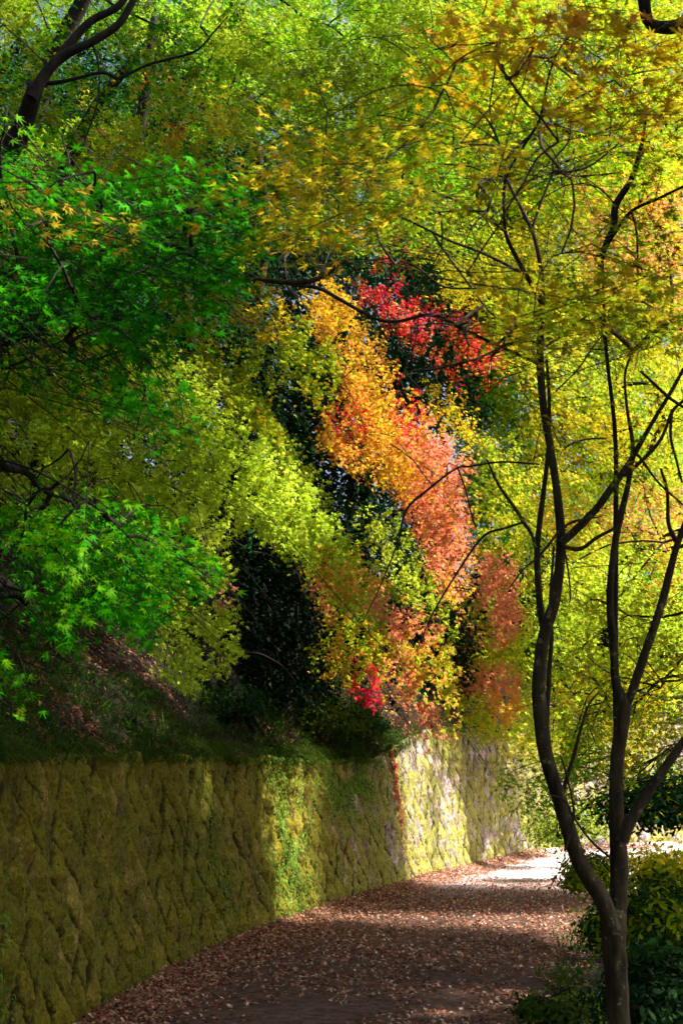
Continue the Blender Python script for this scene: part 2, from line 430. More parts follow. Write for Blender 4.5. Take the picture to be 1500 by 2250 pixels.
LC = [0]
LIT = [((400, 780, 11.6), .35), ((470, 840, 11.8), .45), ((540, 940, 11.8), .55), ((640, 1060, 11.9), .5), ((590, 1120, 11.7), .3), ((740, 1190, 12.1), .42), ((830, 1290, 12.3), .36), ((430, 1290, 11.2), .4), ((450, 1390, 11.2), .26), ((450, 1000, 11.6), .5),
       ((150, 1250, 5.4), .3), ((330, 1250, 5.4), .32), ((250, 1120, 5.4), .25), ((250, 1370, 5.6), .2), ((430, 1250, 5.5), .2), ((40, 1480, 5.0), .25), ((420, 860, 12), .35)]
LITW = [(tuple(P(a, b, c)), rr_) for (a, b, c), rr_ in LIT]  # targets whose sun lines are cleared of leaves to light them
LIT2 = [(tuple(P(a, b, c)), rr_) for (a, b, c), rr_ in [((1270, 690, 4.9), .30), ((1430, 640, 4.9), .3), ((1120, 740, 4.9), .25), ((1200, 150, 4.6), .3), ((1420, 120, 4.5), .3), ((950, 330, 4.9), .3), ((700, 400, 4.9), .25), ((250, 450, 4.6), .25),
       ((760, 1300, 15), .4), ((950, 1400, 15), .5), ((900, 1560, 15), .35), ((650, 650, 13), .4)]]
class Foliage:
    """boughs of leaves spread through a volume; returns leaf mesh + twig roots"""
    def __init__(s): s.V = []; s.T = []; s.C = []; s.n = 0; s.roots = []; s.tips = []; s.cnt = 0
    def put(s, arr):
        V, T, Cc = arr; s.V.append(V.astype(np.float32)); s.T.append(T + s.n); s.C.append(Cc.astype(np.float32)); s.n += len(V)
    def region(s, poly, d, cover=1.6, size=0.062, pal=(YG,), w=None, thick=0.5, blen=0.9, bwid=0.4, per=90, axis=(0.75, -0.25, -0.5),
               nvec=None, gap=0.0, tpl=FAR, edge=14, spots=(), seed=0, dx=0, dy=0, sag=0.35, jit=0.5, flat=0.05, gaps3=(), cscale=1.1, gs=2.0, warp=1.0, nj=0.28, aj=0.32):
        poly = [(float(a), float(b)) for a, b in poly]
        A = parea(poly); cover = cover * (3.2 if tpl is NEAR else 3.4); n = cover * A * (d / FPX) ** 2 / (AREA * size ** 2)
        nb = max(3, int(n / per)); xs = np.array(poly)[:, 0]; ys = np.array(poly)[:, 1]
        cx, cyy = xs.mean(), ys.mean()
        px = np.zeros(0); py = np.zeros(0)
        while len(px) < nb:
            a = R.uniform(xs.min(), xs.max(), 4000); b = R.uniform(ys.min(), ys.max(), 4000); m = inpoly(a, b, poly)
            px = np.concatenate([px, a[m]]); py = np.concatenate([py, b[m]])
        px = px[:nb]; py = py[:nb]
        dd = d + dx * (px - cx) / 1000 + dy * (py - cyy) / 1000 + R.normal(0, thick, nb)
        und = (fbm(np.stack([px / 260, py / 260, px * 0 + seed], -1), 77, 2) - 0.5) * thick * 2
        c = P(px, py, np.maximum(dd + und, 1.5))
        ax = norm(np.asarray(axis, float) + R.normal(0, aj, (nb, 3)))
        if nvec is None: nvec = 0.75 * np.array([0, 0, 1]) + 0.45 * SUN + 0.35 * np.array([0, -1, 0])
        nv = np.asarray(nvec, float) + R.normal(0, nj, (nb, 3))
        nv = norm(nv - (nv * ax).sum(1, keepdims=True) * ax * 0.8)
        sd = norm(np.cross(ax, nv))
        sc = R.uniform(0.6, 1.35, nb)
        m = per; tot = nb * m; bi = np.repeat(np.arange(nb), m)
        # every leaf sits on one of the side twigs of its bough
        K = max(4, int(blen / (0.11 if d < 9 else 0.15))); kt_ = R.integers(0, K, tot); ut = (kt_ + 0.5) / K - 0.5; sd_ = np.where((kt_ + bi) % 2 == 0, 1.0, -1.0)
        ln_ = 0.55 + 0.45 * _h(kt_, bi, bi * 0, 7); wv_ = R.random(tot) ** 0.75
        wid = np.sqrt(np.clip(1 - (2 * ut) ** 2, 0.10, 1)) * (1.0 - 0.35 * (ut + 0.5))
        v = sd_ * wv_ * ln_ * wid * 0.62; u = ut + 0.34 * np.abs(v) * bwid / blen + R.normal(0, 0.018 / blen, tot); v = v + R.normal(0, 0.05, tot)
        h = R.normal(0, flat, tot) - np.abs(v) * 0.15
        L = (blen * sc)[bi]; W = (bwid * sc)[bi]
        pos = c[bi] + ax[bi] * (u * L)[:, None] + sd[bi] * (v * W)[:, None] + nv[bi] * h[:, None] + np.array([0, 0, -1.0]) * (sag * (u + 0.5) ** 2 * L)[:, None]
        uu, vv = proj(pos)
        wn = pos * (1.0 / (0.045 * d)); wa = 0.42 * warp * 100
        keep = inpoly(uu + R.normal(0, edge, tot) + (fbm(wn, 810 + seed, 3) - 0.5) * wa * 2.2, vv + R.normal(0, edge, tot) + (fbm(wn, 820 + seed, 3) - 0.5) * wa * 2.2, poly)
        if gap > 0:
            axn = norm(np.asarray(axis, float)); qs = pos - (pos @ axn)[:, None] * axn * 0.6
            keep &= (fbm(qs * gs, 500 + seed, 3) + (R.random(tot) - 0.5) * 0.10) > gap
        for (tgt, rad) in gaps3:  # leaves cut away so sun beams reach the chosen targets
            q = pos - np.asarray(tgt); pr = q @ SUN; dist = np.linalg.norm(q - pr[:, None] * SUN, axis=1)
            keep &= ~((dist < rad * (0.7 + 0.6 * vnoise(pos * 1.5, 9))) & (pr > 0.4))
        pos = pos[keep]; bi = bi[keep]; v = v[keep]; n = len(pos)
        nr = norm(nv[bi] + R.normal(0, jit, (n, 3)))
        hd = ax[bi] + sd[bi] * (v * 1.6)[:, None] + R.normal(0, 0.35, (n, 3)) + np.array([0, 0, -0.25])
        sz = size * R.uniform(0.62, 1.2, n)
        col = pick(n, pos, pal, w, cscale, seed, spots)
        s.put(leaf_arrays(pos, nr, hd, sz, col, tpl)); LC[0] += n
        used = np.unique(bi); used = used[R.random(len(used)) < (0.7 if tpl is NEAR else 0.3)]
        s.roots.append((c - ax * (blen * sc * 0.5)[:, None])[used]); s.tips.append((c + ax * (blen * sc * 0.35)[:, None] + np.array([0, 0, -1.0]) * (blen * sc * sag * 0.72)[:, None])[used])
        return s
    def build(s, mat, parent, origin, name='foliage'):
        return raw_mesh(name, np.vstack(s.V), np.vstack(s.T), mat, parent, origin, np.vstack(s.C))

def skeleton(geo, start, f, r_tip=0.004, r_max=0.05, maxlen=2.5, frac=1.0):
    """joins the bough roots of foliage f to the limb points `start`; thickness grows with the boughs carried"""
    roots = np.vstack(f.roots); tips = np.vstack(f.tips)
    if frac < 1: 
        m = R.random(len(roots)) < frac; roots = roots[m]; tips = tips[m]
    start = np.asarray(start, float); base = start[0]
    # distance order from nearest limb point
    d0 = np.array([np.linalg.norm(start - r, axis=1).min() for r in roots]); order = np.argsort(d0)
    nodes = [*start]; par = [-1] * len(start); cost = [0.0] * len(start)
    NA = np.zeros((len(start) + len(roots) * 1, 3)); NA[:len(start)] = start; CA = np.zeros(len(NA)); n = len(start); PA = -np.ones(len(NA), int)
    for i in order:
        d = np.linalg.norm(NA[:n] - roots[i], axis=1); j = int(np.argmin(d + 0.35 * CA[:n]))
        NA[n] = roots[i]; CA[n] = CA[j] + d[j]; PA[n] = j; n += 1
    cnt = np.ones(n)
    for i in range(n - 1, len(start) - 1, -1):
        if PA[i] >= 0: cnt[PA[i]] += cnt[i]
    idx = np.arange(len(start), n); A = NA[PA[idx]]; B = NA[idx]
    rb = np.minimum(r_tip * cnt[idx] ** 0.5, r_max); ra = np.minimum(rb * 1.25, r_max * 1.1)
    ln = np.linalg.norm(B - A, axis=1); ok = ln < maxlen; A, B, ra, rb, ln = A[ok], B[ok], ra[ok], rb[ok], ln[ok]
    K = 5; prev = A; off = R.normal(0, 0.06, (len(A), 3)) * ln[:, None] + np.array([0, 0, 0.06]) * ln[:, None]
    for k in range(1, K + 1):
        t = k / K; cur = A + (B - A) * t + off * (4 * t * (1 - t)) + (R.normal(0, 0.008, A.shape) * ln[:, None] if k < K else 0)
        geo.segs(prev, cur, ra + (rb - ra) * ((k - 1) / K), ra + (rb - ra) * t, 5); prev = cur
    o2 = roots[order]; t2 = tips[order]
    mid = (o2 + t2) / 2 + R.normal(0, 0.03, o2.shape)
    r = np.full(len(o2), r_tip)
    geo.segs(o2, mid, r, r * 0.7, 4); geo.segs(mid, t2, r * 0.7, r * 0.3, 4)
    # side twiglets
    for q in range(3):
        a = o2 + (t2 - o2) * R.uniform(0.1, 0.8, (len(o2), 1)); b = a + (t2 - o2) * 0.3 + R.normal(0, 0.12, o2.shape)
        geo.segs(a, b, r * 0.5, r * 0.2, 3)

def limb(geo, pts, d, w0=None, sides=8, rough=0.04, n=7, seed=1):
    """pts: (px, py, width px[, depth]); adds a tapering limb; returns its centre line"""
    p = np.array([P(q[0], q[1], q[3] if len(q) > 3 else d) for q in pts]); wd = np.array([q[2] * (q[3] if len(q) > 3 else d) / FPX / 2 for q in pts])
    c = catmull(p, n); t = np.linspace(0, len(p) - 1, len(c)); r = np.interp(t, np.arange(len(p)), wd)
    c = c + (fbm(c * 3.0, seed, 2)[:, None] - 0.5) * r[:, None] * np.array([0.9, 0.5, 0.0])
    geo.tube(c, r, sides, rough, seed); return c

def simple_tree(name, label, cat, base, path, f, r0, mat=M_LEAF, bark=M_BARKD, group=None, frac=1.0, r_tip=0.004, maxlen=3.5):
    """base point, trunk path (list of xyz), foliage f"""
    o = thing(name, label, cat, base, group)
    g = Geo(); pts = catmull([base - np.array([0, 0, 0.3])] + [np.asarray(p) for p in path], 8)
    t = np.linspace(0, 1, len(pts)); pts = pts + (fbm(pts * 1.3, 8, 2)[:, None] - 0.5) * 0.25 * t[:, None]
    g.tube(pts, r0 * (1.25 * (1 - t) ** 1.2 * 0.75 + 0.3 + 0.5 * np.exp(-t * 14)), 10, 0.08, 3)
    skeleton(g, pts[len(pts) // 3:], f, r_tip, r0 * 0.45, maxlen, frac)
    g.build('trunk', bark, o, base); f.build(mat, o, base)
    return o
NB = 'maples growing on the slope above the wall'

# ------------------------------------------------------------------ foreground maple right of the path
B0 = P(1362, 2440, 6.45); B0[2] = 0.0
T1 = thing('maple_tree', 'slender many-stemmed maple with golden leaves at the right edge of the path', 'tree', B0)
g = Geo()
tr = limb(g, [(1366, 2480, 84), (1362, 2400, 62), (1360, 2300, 53), (1354, 2180, 48), (1350, 2080, 50), (1347, 2010, 58)], 6.45, sides=24, rough=0.13, n=30)
g.build('trunk', M_BARK, T1, B0)
LIMBS = []
def stem(pts, d=6.4, name='stem', sides=16, rough=0.11):
    g = Geo(); c = limb(g, [(q_[0], q_[1], q_[2] * 0.85) + tuple(q_[3:]) for q_ in pts], d, sides=sides, rough=rough, n=16, seed=len(LIMBS) + 5); g.build(name, M_BARK, T1, B0); LIMBS.append(c); return c
stem([(1348, 2045, 40), (1322, 1975, 44), (1268, 1885, 41), (1228, 1765, 38), (1196, 1655, 38), (1182, 1540, 37), (1184, 1450, 35), (1200, 1378, 34), (1222, 1310, 27), (1231, 1200, 26),
      (1222, 1080, 21), (1208, 980, 20), (1192, 890, 20), (1185, 800, 22), (1186, 730, 18, 6.2), (1190, 670, 15, 6.0), (1146, 588, 13, 5.8), (1115, 525, 11, 5.7), (1108, 480, 9, 5.6), (1111, 392, 9, 5.5),
      (1150, 320, 8, 5.3), (1185, 260, 8, 5.1), (1210, 150, 6, 4.9), (1250, 80, 5, 4.8), (1325, 30, 4, 4.7)])
stem([(1350, 2020, 46), (1359, 1900, 47), (1354, 1800, 38), (1355, 1700, 35), (1364, 1610, 37), (1368, 1550, 38), (1352, 1500, 24), (1347, 1425, 21), (1340, 1310, 20), (1349, 1200, 19),
      (1360, 1140, 18), (1376, 1075, 15), (1386, 1015, 14), (1388, 970, 12), (1377, 900, 8), (1372, 825, 7), (1388, 770, 5)], 6.5)
stem([(1366, 1558, 28), (1386, 1525, 24), (1415, 1440, 22), (1445, 1350, 21), (1466, 1275, 20), (1486, 1200, 18), (1512, 1130, 16), (1540, 1040, 14)], 6.5)
stem([(1364, 1850, 34), (1377, 1815, 32), (1398, 1780, 28), (1440, 1715, 25), (1486, 1650, 22), (1530, 1590, 18)], 6.4)
stem([(1232, 1195, 20), (1275, 1155, 21), (1316, 1110, 20), (1351, 1062, 19), (1380, 1020, 16), (1426, 940, 12), (1470, 865, 11), (1510, 790, 9)], 6.35, 'branch')
stem([(1194, 1385, 18), (1183, 1300, 19), (1180, 1200, 17), (1190, 1100, 14), (1203, 1000, 12), (1206, 900, 10), (1200, 790, 8)], 6.55)
stem([(1200, 1640, 9), (1205, 1500, 13), (1212, 1400, 11), (1208, 1330, 8), (1216, 1200, 6)], 6.7)
stem([(1228, 1765, 12), (1240, 1725, 11), (1256, 1672, 10), (1276, 1600, 8), (1292, 1550, 6), (1315, 1520, 4)], 6.45, 'branch', 8)
BR = [
 [(1113, 395, 8), (1130, 430, 8), (1165, 500, 10), (1180, 550, 10), (1190, 615, 10), (1192, 670, 10)],
 [(1168, 505, 8), (1182, 460, 7), (1200, 415, 6), (1214, 378, 6), (1216, 350, 5), (1248, 310, 4), (1252, 260, 3)],
 [(1214, 378, 6), (1260, 376, 6), (1300, 362, 5), (1335, 335, 5), (1350, 322, 4), (1395, 285, 3)],
 [(1185, 260, 6), (1240, 230, 5), (1305, 196, 5), (1350, 175, 4), (1400, 160, 4), (1478, 148, 2)],
 [(1111, 392, 7), (1105, 350, 6), (1095, 312, 6), (1070, 262, 5), (1030, 225, 4)],
 [(1108, 390, 5), (1065, 378, 4), (1025, 364, 4), (960, 360, 3)],
 [(1095, 312, 4), (1050, 280, 3), (1000, 256, 3)],
 [(1145, 600, 9), (1110, 580, 8), (1050, 552, 7), (990, 530, 6), (950, 510, 6), (875, 474, 5), (820, 455, 3)],
 [(1108, 508, 7), (1070, 480, 6), (1010, 445, 6), (950, 420, 5), (880, 400, 4), (750, 395, 3)],
 [(950, 510, 6), (968, 540, 5), (985, 565, 5), (1030, 625, 5), (1070, 680, 4), (1125, 730, 4)],
 [(1160, 634, 6), (1100, 634, 5), (1030, 634, 5), (970, 628, 5), (920, 590, 5), (895, 578, 4), (850, 568, 4), (790, 576, 3), (740, 578, 3)],
 [(1185, 800, 9), (1140, 780, 8), (1100, 762, 8), (1025, 727, 8), (950, 692, 8), (875, 706, 8), (825, 700, 7), (750, 660, 9), (700, 633, 10), (640, 626, 9)],
 [(760, 572, 8), (745, 580, 9), (712, 605, 11), (670, 620, 13), (600, 618, 12), (565, 611, 10), (525, 590, 9), (480, 560, 6), (430, 545, 4)],
 [(1177, 1205, 8), (1168, 1175, 8), (1150, 1147, 9), (1130, 1115, 8), (1095, 1065, 7), (1070, 1010, 4)],
 [(1150, 1147, 6), (1110, 1160, 6), (1060, 1180, 6), (1000, 1265, 5), (950, 1350, 4), (915, 1430, 2)],
 [(1185, 1020, 4), (1100, 1015, 5), (1030, 1025, 5), (1000, 1030, 5), (940, 1075, 6), (892, 1120, 6), (870, 1200, 4), (830, 1300, 3), (795, 1370, 2)],
 [(1005, 1030, 4), (1020, 1070, 4), (1035, 1130, 4), (1045, 1160, 3)],
 [(1238, 1202, 11), (1275, 1206, 10), (1310, 1182, 8), (1350, 1160, 7), (1368, 1140, 5)],
 [(1230, 1165, 7), (1255, 1148, 6), (1285, 1141, 5), (1320, 1135, 3)],
 [(1231, 1160, 6), (1205, 1195, 6), (1180, 1225, 6), (1150, 1250, 4), (1120, 1290, 3)],
 [(1370, 1045, 10), (1410, 1010, 9), (1450, 965, 8), (1475, 905, 8), (1500, 880, 7)],
 [(1405, 815, 6), (1435, 843, 7), (1466, 872, 8), (1500, 895, 7)],
 [(1475, 900, 8), (1472, 960, 7), (1484, 1010, 6), (1497, 1060, 5)],
 [(1484, 1190, 12), (1467, 1150, 9), (1464, 1080, 8), (1450, 1030, 6)],
 [(1388, 1020, 8), (1400, 1000, 7), (1445, 1060, 5), (1500, 1110, 4)],
 [(1240, 1210, 4), (1248, 1260, 4), (1252, 1310, 4), (1248, 1330, 2)],
 [(1200, 760, 5), (1280, 700, 5), (1340, 650, 4), (1430, 600, 3)],
 [(1220, 860, 4), (1270, 810, 4), (1320, 740, 4), (1400, 680, 3)],
 [(1240, 1870, 6), (1260, 1790, 6), (1243, 1700, 5), (1230, 1660, 4)],
 [(1340, 1885, 6), (1300, 1850, 6), (1262, 1800, 5), (1240, 1760, 5), (1205, 1745, 3)],
]
g = Geo(); tw = []
for i, b in enumerate(BR): 
    dd = 6.3 if b[0][1] > 780 else 5.6
    gb = Geo(); tw.append(limb(gb, b, dd, sides=7, rough=0.05, n=6, seed=30 + i)); gb.build('branch', M_BARK, T1, B0)
f1 = Foliage()
gold_axis = (0.2, -0.5, -0.1)
NUP = 0.95 * np.array([0, 0, 1]) + 0.2 * SUN + 0.08 * np.array([0, -1, 0])
kw = dict(size=0.064, tpl=NEAR, thick=0.36, blen=0.75, bwid=0.45, per=44, nvec=NUP, jit=0.36, flat=0.018, sag=0.12, edge=18, nj=0.13, gaps3=[g_ for g_ in LITW if g_[0][1] < 6])
f1.region([(1030, 570), (1200, 585), (1500, 540), (1520, 770), (1340, 700), (1220, 800), (1110, 810), (1050, 720)], 4.9, 2.7, pal=(Y, OL, YG, Y), axis=(0.8, -0.3, 0), seed=1, **kw)
f1.region([(420, 450), (560, 320), (900, 230), (1130, 300), (1180, 480), (1000, 540), (820, 600), (640, 560), (430, 560)], 4.9, 2.2, pal=(GOLD, Y, OL, Y), axis=(-0.8, -0.3, -.12), seed=2, gap=0.36, **kw)
f1.region([(880, 60), (1000, 0), (1500, -20), (1520, 330), (1300, 300), (1100, 260), (880, 240)], 4.5, 1.9, pal=(GOLD, GOLD, Y, OR, OL), axis=(0.6, -0.6, 0), seed=3, gap=0.36, **kw)
f1.region([(1100, 250), (1520, 300), (1520, 560), (1250, 560), (1100, 450)], 5.0, 0.5, pal=(Y, OL), axis=(0.2, -0.6, 0), seed=4, gap=0.45, **kw)
f1.region([(380, 230), (640, 150), (900, 230), (600, 330), (400, 320)], 5.0, 0.6, pal=(GOLD, Y, OL), axis=(-0.6, -0.3, 0), seed=5, gap=0.46, **kw)
f1.region([(600, 560), (830, 580), (1060, 700), (1020, 760), (900, 700), (760, 700)], 5.3, 0.35, pal=(YG, Y, LG), axis=(-0.6, -0.3, -0.2), seed=6, gap=0.5, **kw)
f1.region([(880, 1080), (1040, 1010), (1200, 1010), (1180, 1330), (1050, 1250), (950, 1300)], 6.2, 0.22, pal=(YG, Y), seed=7, gap=0.5, **kw)
f1.region([(1060, 800), (1520, 760), (1520, 1560), (1250, 1560), (1230, 1000)], 6.3, 0.22, pal=(Y, GOLD, OL), seed=8, gap=0.52, **kw)
st = np.vstack([c[len(c) // 3:] for c in LIMBS] + tw)
skeleton(g, st, f1, 0.0020, 0.006, 0.9, 0.8)
g.build('twigs', M_BARK, T1, B0)
f1.build(M_LEAF, T1, B0)

# ------------------------------------------------------------------ green maple whose boughs reach in from the left
f2 = Foliage()
kw2 = dict(size=0.066, tpl=NEAR, thick=0.25, blen=0.6, bwid=0.36, per=28, jit=0.4, flat=0.02, edge=16)
NV2 = 0.7 * np.array([0, 0, 1]) + 0.2 * SUN + 0.65 * np.array([0, -1, 0])
f2.region([(-40, 1090), (120, 1050), (330, 1080), (440, 1190), (500, 1250), (450, 1300), (400, 1270), (320, 1390), (230, 1330), (150, 1420), (60, 1380), (50, 1300), (110, 1240), (-40, 1180)], 5.4, 2.1, pal=(GR, LG, GR), axis=(0.8, -0.2, -0.45), nvec=NV2, seed=11, gap=0.34, **kw2)
f2.region([(-60, 1370), (60, 1390), (90, 1440), (60, 1520), (110, 1560), (40, 1600), (-60, 1570)], 5.0, 1.2, pal=(LG, GR), axis=(0.8, -0.2, -0.5), nvec=NV2, seed=12, gap=0.36, **kw2)
f2.region([(0, 1120), (330, 1100), (470, 1210), (500, 1290), (400, 1330), (320, 1430), (220, 1370), (150, 1440), (60, 1400), (20, 1300)], 5.7, 1.6, pal=(LG, GR, GR), axis=(0.8, -0.2, -0.45), nvec=NV2, seed=17, warp=0.6, gap=0.30, **kw2)
f2.region([(60, 740), (330, 740), (440, 860), (450, 990), (300, 960), (160, 900)], 5.3, 1.3, pal=(DG, GR), axis=(0.8, -0.3, -0.4), nvec=NV2, seed=18, gap=0.36, **kw2)
f2.region([(-60, 330), (300, 350), (620, 350), (620, 480), (560, 600), (500, 700), (420, 760), (300, 790), (180, 740), (-60, 720)], 5.0, 2.4, pal=(GR, DG, GR, DG), axis=(0.8, -0.3, -0.25), nvec=NV2, seed=13, gap=0.30, **kw2)
f2.region([(-60, 700), (300, 750), (380, 850), (450, 950), (300, 930), (160, 880), (-60, 840)], 5.2, 0.9, pal=(GR, DG, LG), axis=(0.8, -0.3, -0.35), nvec=NV2, seed=14, gap=0.42, **kw2)
f2.region([(-60, 170), (60, 200), (160, 300), (-60, 340)], 5.0, 0.9, pal=(GR, LG), axis=(0.8, -0.3, -0.35), nvec=NV2, seed=15, **kw2)
f2.region([(-60, 360), (330, 390), (350, 500), (240, 560), (-60, 490)], 4.6, 0.8, pal=((0.50, 0.36, 0.02), OL, (0.5, 0.42, 0.02)), axis=(0.8, -0.4, -0.2), nvec=NV2, seed=16, gap=0.44, **kw2)
b2 = hill(s_of_y(4.6), 1.3)
o2 = thing('maple_tree', 'maple with vivid green leaves whose boughs hang in from the left edge above the bank', 'tree', b2)
g = Geo()
pth = catmull([b2 - [0, 0, .3], b2 + [0.1, 0.0, 1.0], b2 + [0.25, 0.15, 2.2], b2 + [0.5, 0.3, 3.4], b2 + [0.8, 0.4, 4.4]], 8)
g.tube(pth, np.linspace(0.12, 0.04, len(pth)), 12, 0.07, 2)
l2 = [limb(g, q, 5.2, sides=6, n=6, seed=60 + i) for i, q in enumerate([
  [(-120, 1000, 9), (0, 1010, 6), (110, 1050, 5), (230, 1130, 5), (330, 1230, 3)],
  [(-120, 620, 16), (0, 600, 12), (40, 592, 10), (180, 560, 7), (330, 530, 5), (480, 500, 3)],
  [(-120, 790, 12), (0, 760, 9), (80, 742, 7), (190, 800, 4), (320, 850, 3)],
  [(-120, 1330, 9), (-30, 1380, 6), (40, 1440, 4), (70, 1540, 3)]])]
skeleton(g, np.vstack([pth[10:]] + l2), f2, 0.0025, 0.02, 1.6, 0.8)
g.build('trunk', M_BARKD, o2, b2); f2.build(M_LEAF, o2, b2)

# ------------------------------------------------------------------ maples on the slope
HAX = (0.62, -0.35, -0.62)
NVH = 0.6 * np.array([0, 0, 1]) + 0.3 * SUN + 0.55 * np.array([0, -1, 0])
kh = dict(size=0.067, thick=0.55, aj=0.16, nj=0.22, sag=0.22, nvec=NVH, axis=HAX, per=260, blen=1.75, bwid=0.46, edge=12)
fa = Foliage()
fa.region([(-60, 780), (120, 700), (340, 740), (450, 850), (560, 950), (640, 1070), (720, 1170), (800, 1250), (860, 1310), (760, 1330), (690, 1270), (620, 1190), (520, 1150), (500, 1200), (480, 1130), (250, 1120), (-60, 1090)],
          11.8, 2.2, pal=(OL, YG, YG, LIME), dx=2.5, seed=21, gap=0.44, spots=[(760, 1250, 110, 60, OR, .5)], **kh)
fa.region([(560, 930), (650, 1020), (740, 1140), (830, 1240), (910, 1320), (850, 1370), (740, 1320), (680, 1250), (600, 1180), (530, 1110)],
          11.9, 2.4, pal=(YG, LIME, YG), seed=18, warp=0.6, spots=[(760, 1290, 90, 50, OR, .7), (860, 1340, 70, 40, SAL, .8)], **kh)
fa.region([(330, 750), (450, 820), (600, 960), (560, 1060), (420, 960), (300, 860)], 11.4, 1.6, pal=(YG, LIME, YG), seed=19, warp=0.7, **kh)
fa.region([(250, 1050), (500, 1100), (500, 1280), (535, 1460), (420, 1510), (330, 1490), (345, 1330), (300, 1200)], 11.2, 2.0, pal=(YG, LIME, YG), seed=22, gap=0.36, spots=[(500, 1300, 25, 40, SAL, .5)], **{**kh, 'axis': (0.2, -0.2, -0.9)})
fa.region([(-60, 1060), (300, 1080), (340, 1200), (150, 1260), (-60, 1200)], 11.6, 1.2, pal=(YG, OL, LG), seed=23, gap=0.50, **kh)
ba = hill(s_of_y(12.6), 2.1)
simple_tree('maple_tree', 'broad yellow-green maple cascading down over the dark bank left of the root-flared trunk', 'tree', ba,
            [ba + [0.1, -0.2, 1.2], ba + [0.5, -0.5, 2.4], ba + [0.9, -0.9, 3.4], ba + [1.5, -1.2, 4.2]], fa, 0.13)
fb = Foliage()
fb.region([(330, 560), (620, 560), (700, 700), (760, 800), (700, 900), (640, 860), (560, 820), (600, 900), (640, 1000), (560, 950), (440, 830), (330, 740)], 12.6, 1.9, pal=(OL, YG, GOLD, LG), seed=24, gap=0.44,
          spots=[(590, 690, 70, 60, GOLD, .8)], **kh)
fb.region([(540, 900), (640, 960), (720, 1080), (725, 1120), (660, 1110), (600, 1040)], 13.2, 2.2, pal=(OL, OL, YG), seed=25, **kh)
bb = hill(s_of_y(15.0), 2.4)
simple_tree('maple_tree', 'olive and gold maple filling the slope between the green boughs and the orange maple', 'tree', bb,
            [bb + [0.1, -0.3, 1.5], bb + [0.3, -0.7, 3.0], bb + [0.8, -1.2, 4.4], bb + [1.0, -1.4, 5.6]], fb, 0.14)
fc = Foliage()
fc.region([(660, 690), (740, 610), (800, 680), (850, 800), (930, 870), (1000, 960), (1040, 1010), (1010, 1060), (1030, 1180), (1030, 1280), (1000, 1370), (960, 1260), (920, 1160), (890, 1100), (800, 1040), (690, 1000), (700, 880), (760, 860), (730, 760)],
          15.3, 2.4, pal=(GOLD, GOLD, OR, Y, OR), seed=26, gap=0.34, spots=[(900, 890, 40, 90, RED, .6), (770, 930, 40, 40, RED, .5), (940, 980, 60, 80, SAL, .7), (970, 1180, 100, 190, SAL, 1.0), (1000, 990, 70, 40, SAL, .8)], **{**kh, 'axis': (0.5, -0.3, -0.75)})
bc = hill(s_of_y(17.0), 1.6)
simple_tree('maple_tree', 'orange maple turning salmon down its right side, hanging in the middle of the slope', 'tree', bc,
            [bc + [0.1, -0.2, 1.5], bc + [0.3, -0.5, 3.0], bc + [0.7, -0.9, 4.6], bc + [0.6, -1.1, 6.0]], fc, 0.15)
fd = Foliage()
fd.region([(790, 560), (860, 530), (910, 570), (890, 640), (850, 640), (940, 670), (1020, 690), (1095, 720), (1125, 780), (1080, 835), (1000, 830), (930, 800), (870, 760), (840, 690), (780, 650)], 17.0, 1.7,
          pal=(RED, CRIM, RED, OR, RED), seed=27, warp=1.2, gap=0.40, spots=[(940, 700, 60, 30, PK, .5), (960, 790, 60, 30, SAL, .5)], **kh)
bd = hill(s_of_y(19.5), 2.2)
simple_tree('maple_tree', 'crimson red maple standing out against dark evergreen leaves', 'tree', bd,
            [bd + [0.0, -0.3, 1.5], bd + [0.1, -0.7, 3.5], bd + [0.3, -1.2, 5.2], bd + [0.0, -1.4, 6.4]], fd, 0.13)
fe = Foliage()
fe.region([(690, 1220), (770, 1200), (850, 1290), (900, 1330), (960, 1380), (1010, 1480), (1000, 1640), (960, 1650), (900, 1620), (870, 1560), (800, 1500), (720, 1470), (660, 1440), (730, 1390), (700, 1320)], 15.0, 2.1,
          pal=(YG, Y, YG, OR), seed=28, gap=0.37, spots=[(720, 1280, 60, 80, SAL, 1.0), (810, 1250, 60, 60, OR, .8), (905, 1355, 70, 60, SAL, 1.0), (920, 1590, 60, 75, SAL, 1.1), (880, 1500, 40, 70, SAL, .7)], **{**kh, 'axis': (0.4, -0.3, -0.8)})
fe.region([(765, 1420), (820, 1450), (856, 1530), (840, 1565), (790, 1530), (758, 1500)], 14.9, 2.4, pal=(RED, CRIM, SAL), seed=29, gap=0.42, **{**kh, 'per': 60, 'blen': .5, 'bwid': .25})
be = hill(s_of_y(16.6), 0.5)
simple_tree('maple_tree', 'low yellow-green maple with salmon tips drooping to the wall top', 'tree', be,
            [be + [0.1, -0.1, 0.7], be + [0.2, -0.4, 1.3], be + [0.3, -0.6, 2.0]], fe, 0.09)
ff = Foliage()
ff.region([(930, 860), (1000, 850), (1060, 900), (1060, 980), (960, 940)], 17.5, 1.8, pal=(Y, GOLD, YG), seed=30, **kh)
ff.region([(800, 1090), (880, 1080), (930, 1160), (970, 1300), (1000, 1400), (900, 1340), (850, 1270), (800, 1180)], 16.2, 1.7, pal=(YG, LIME, YG), seed=31, gap=0.37, **kh)
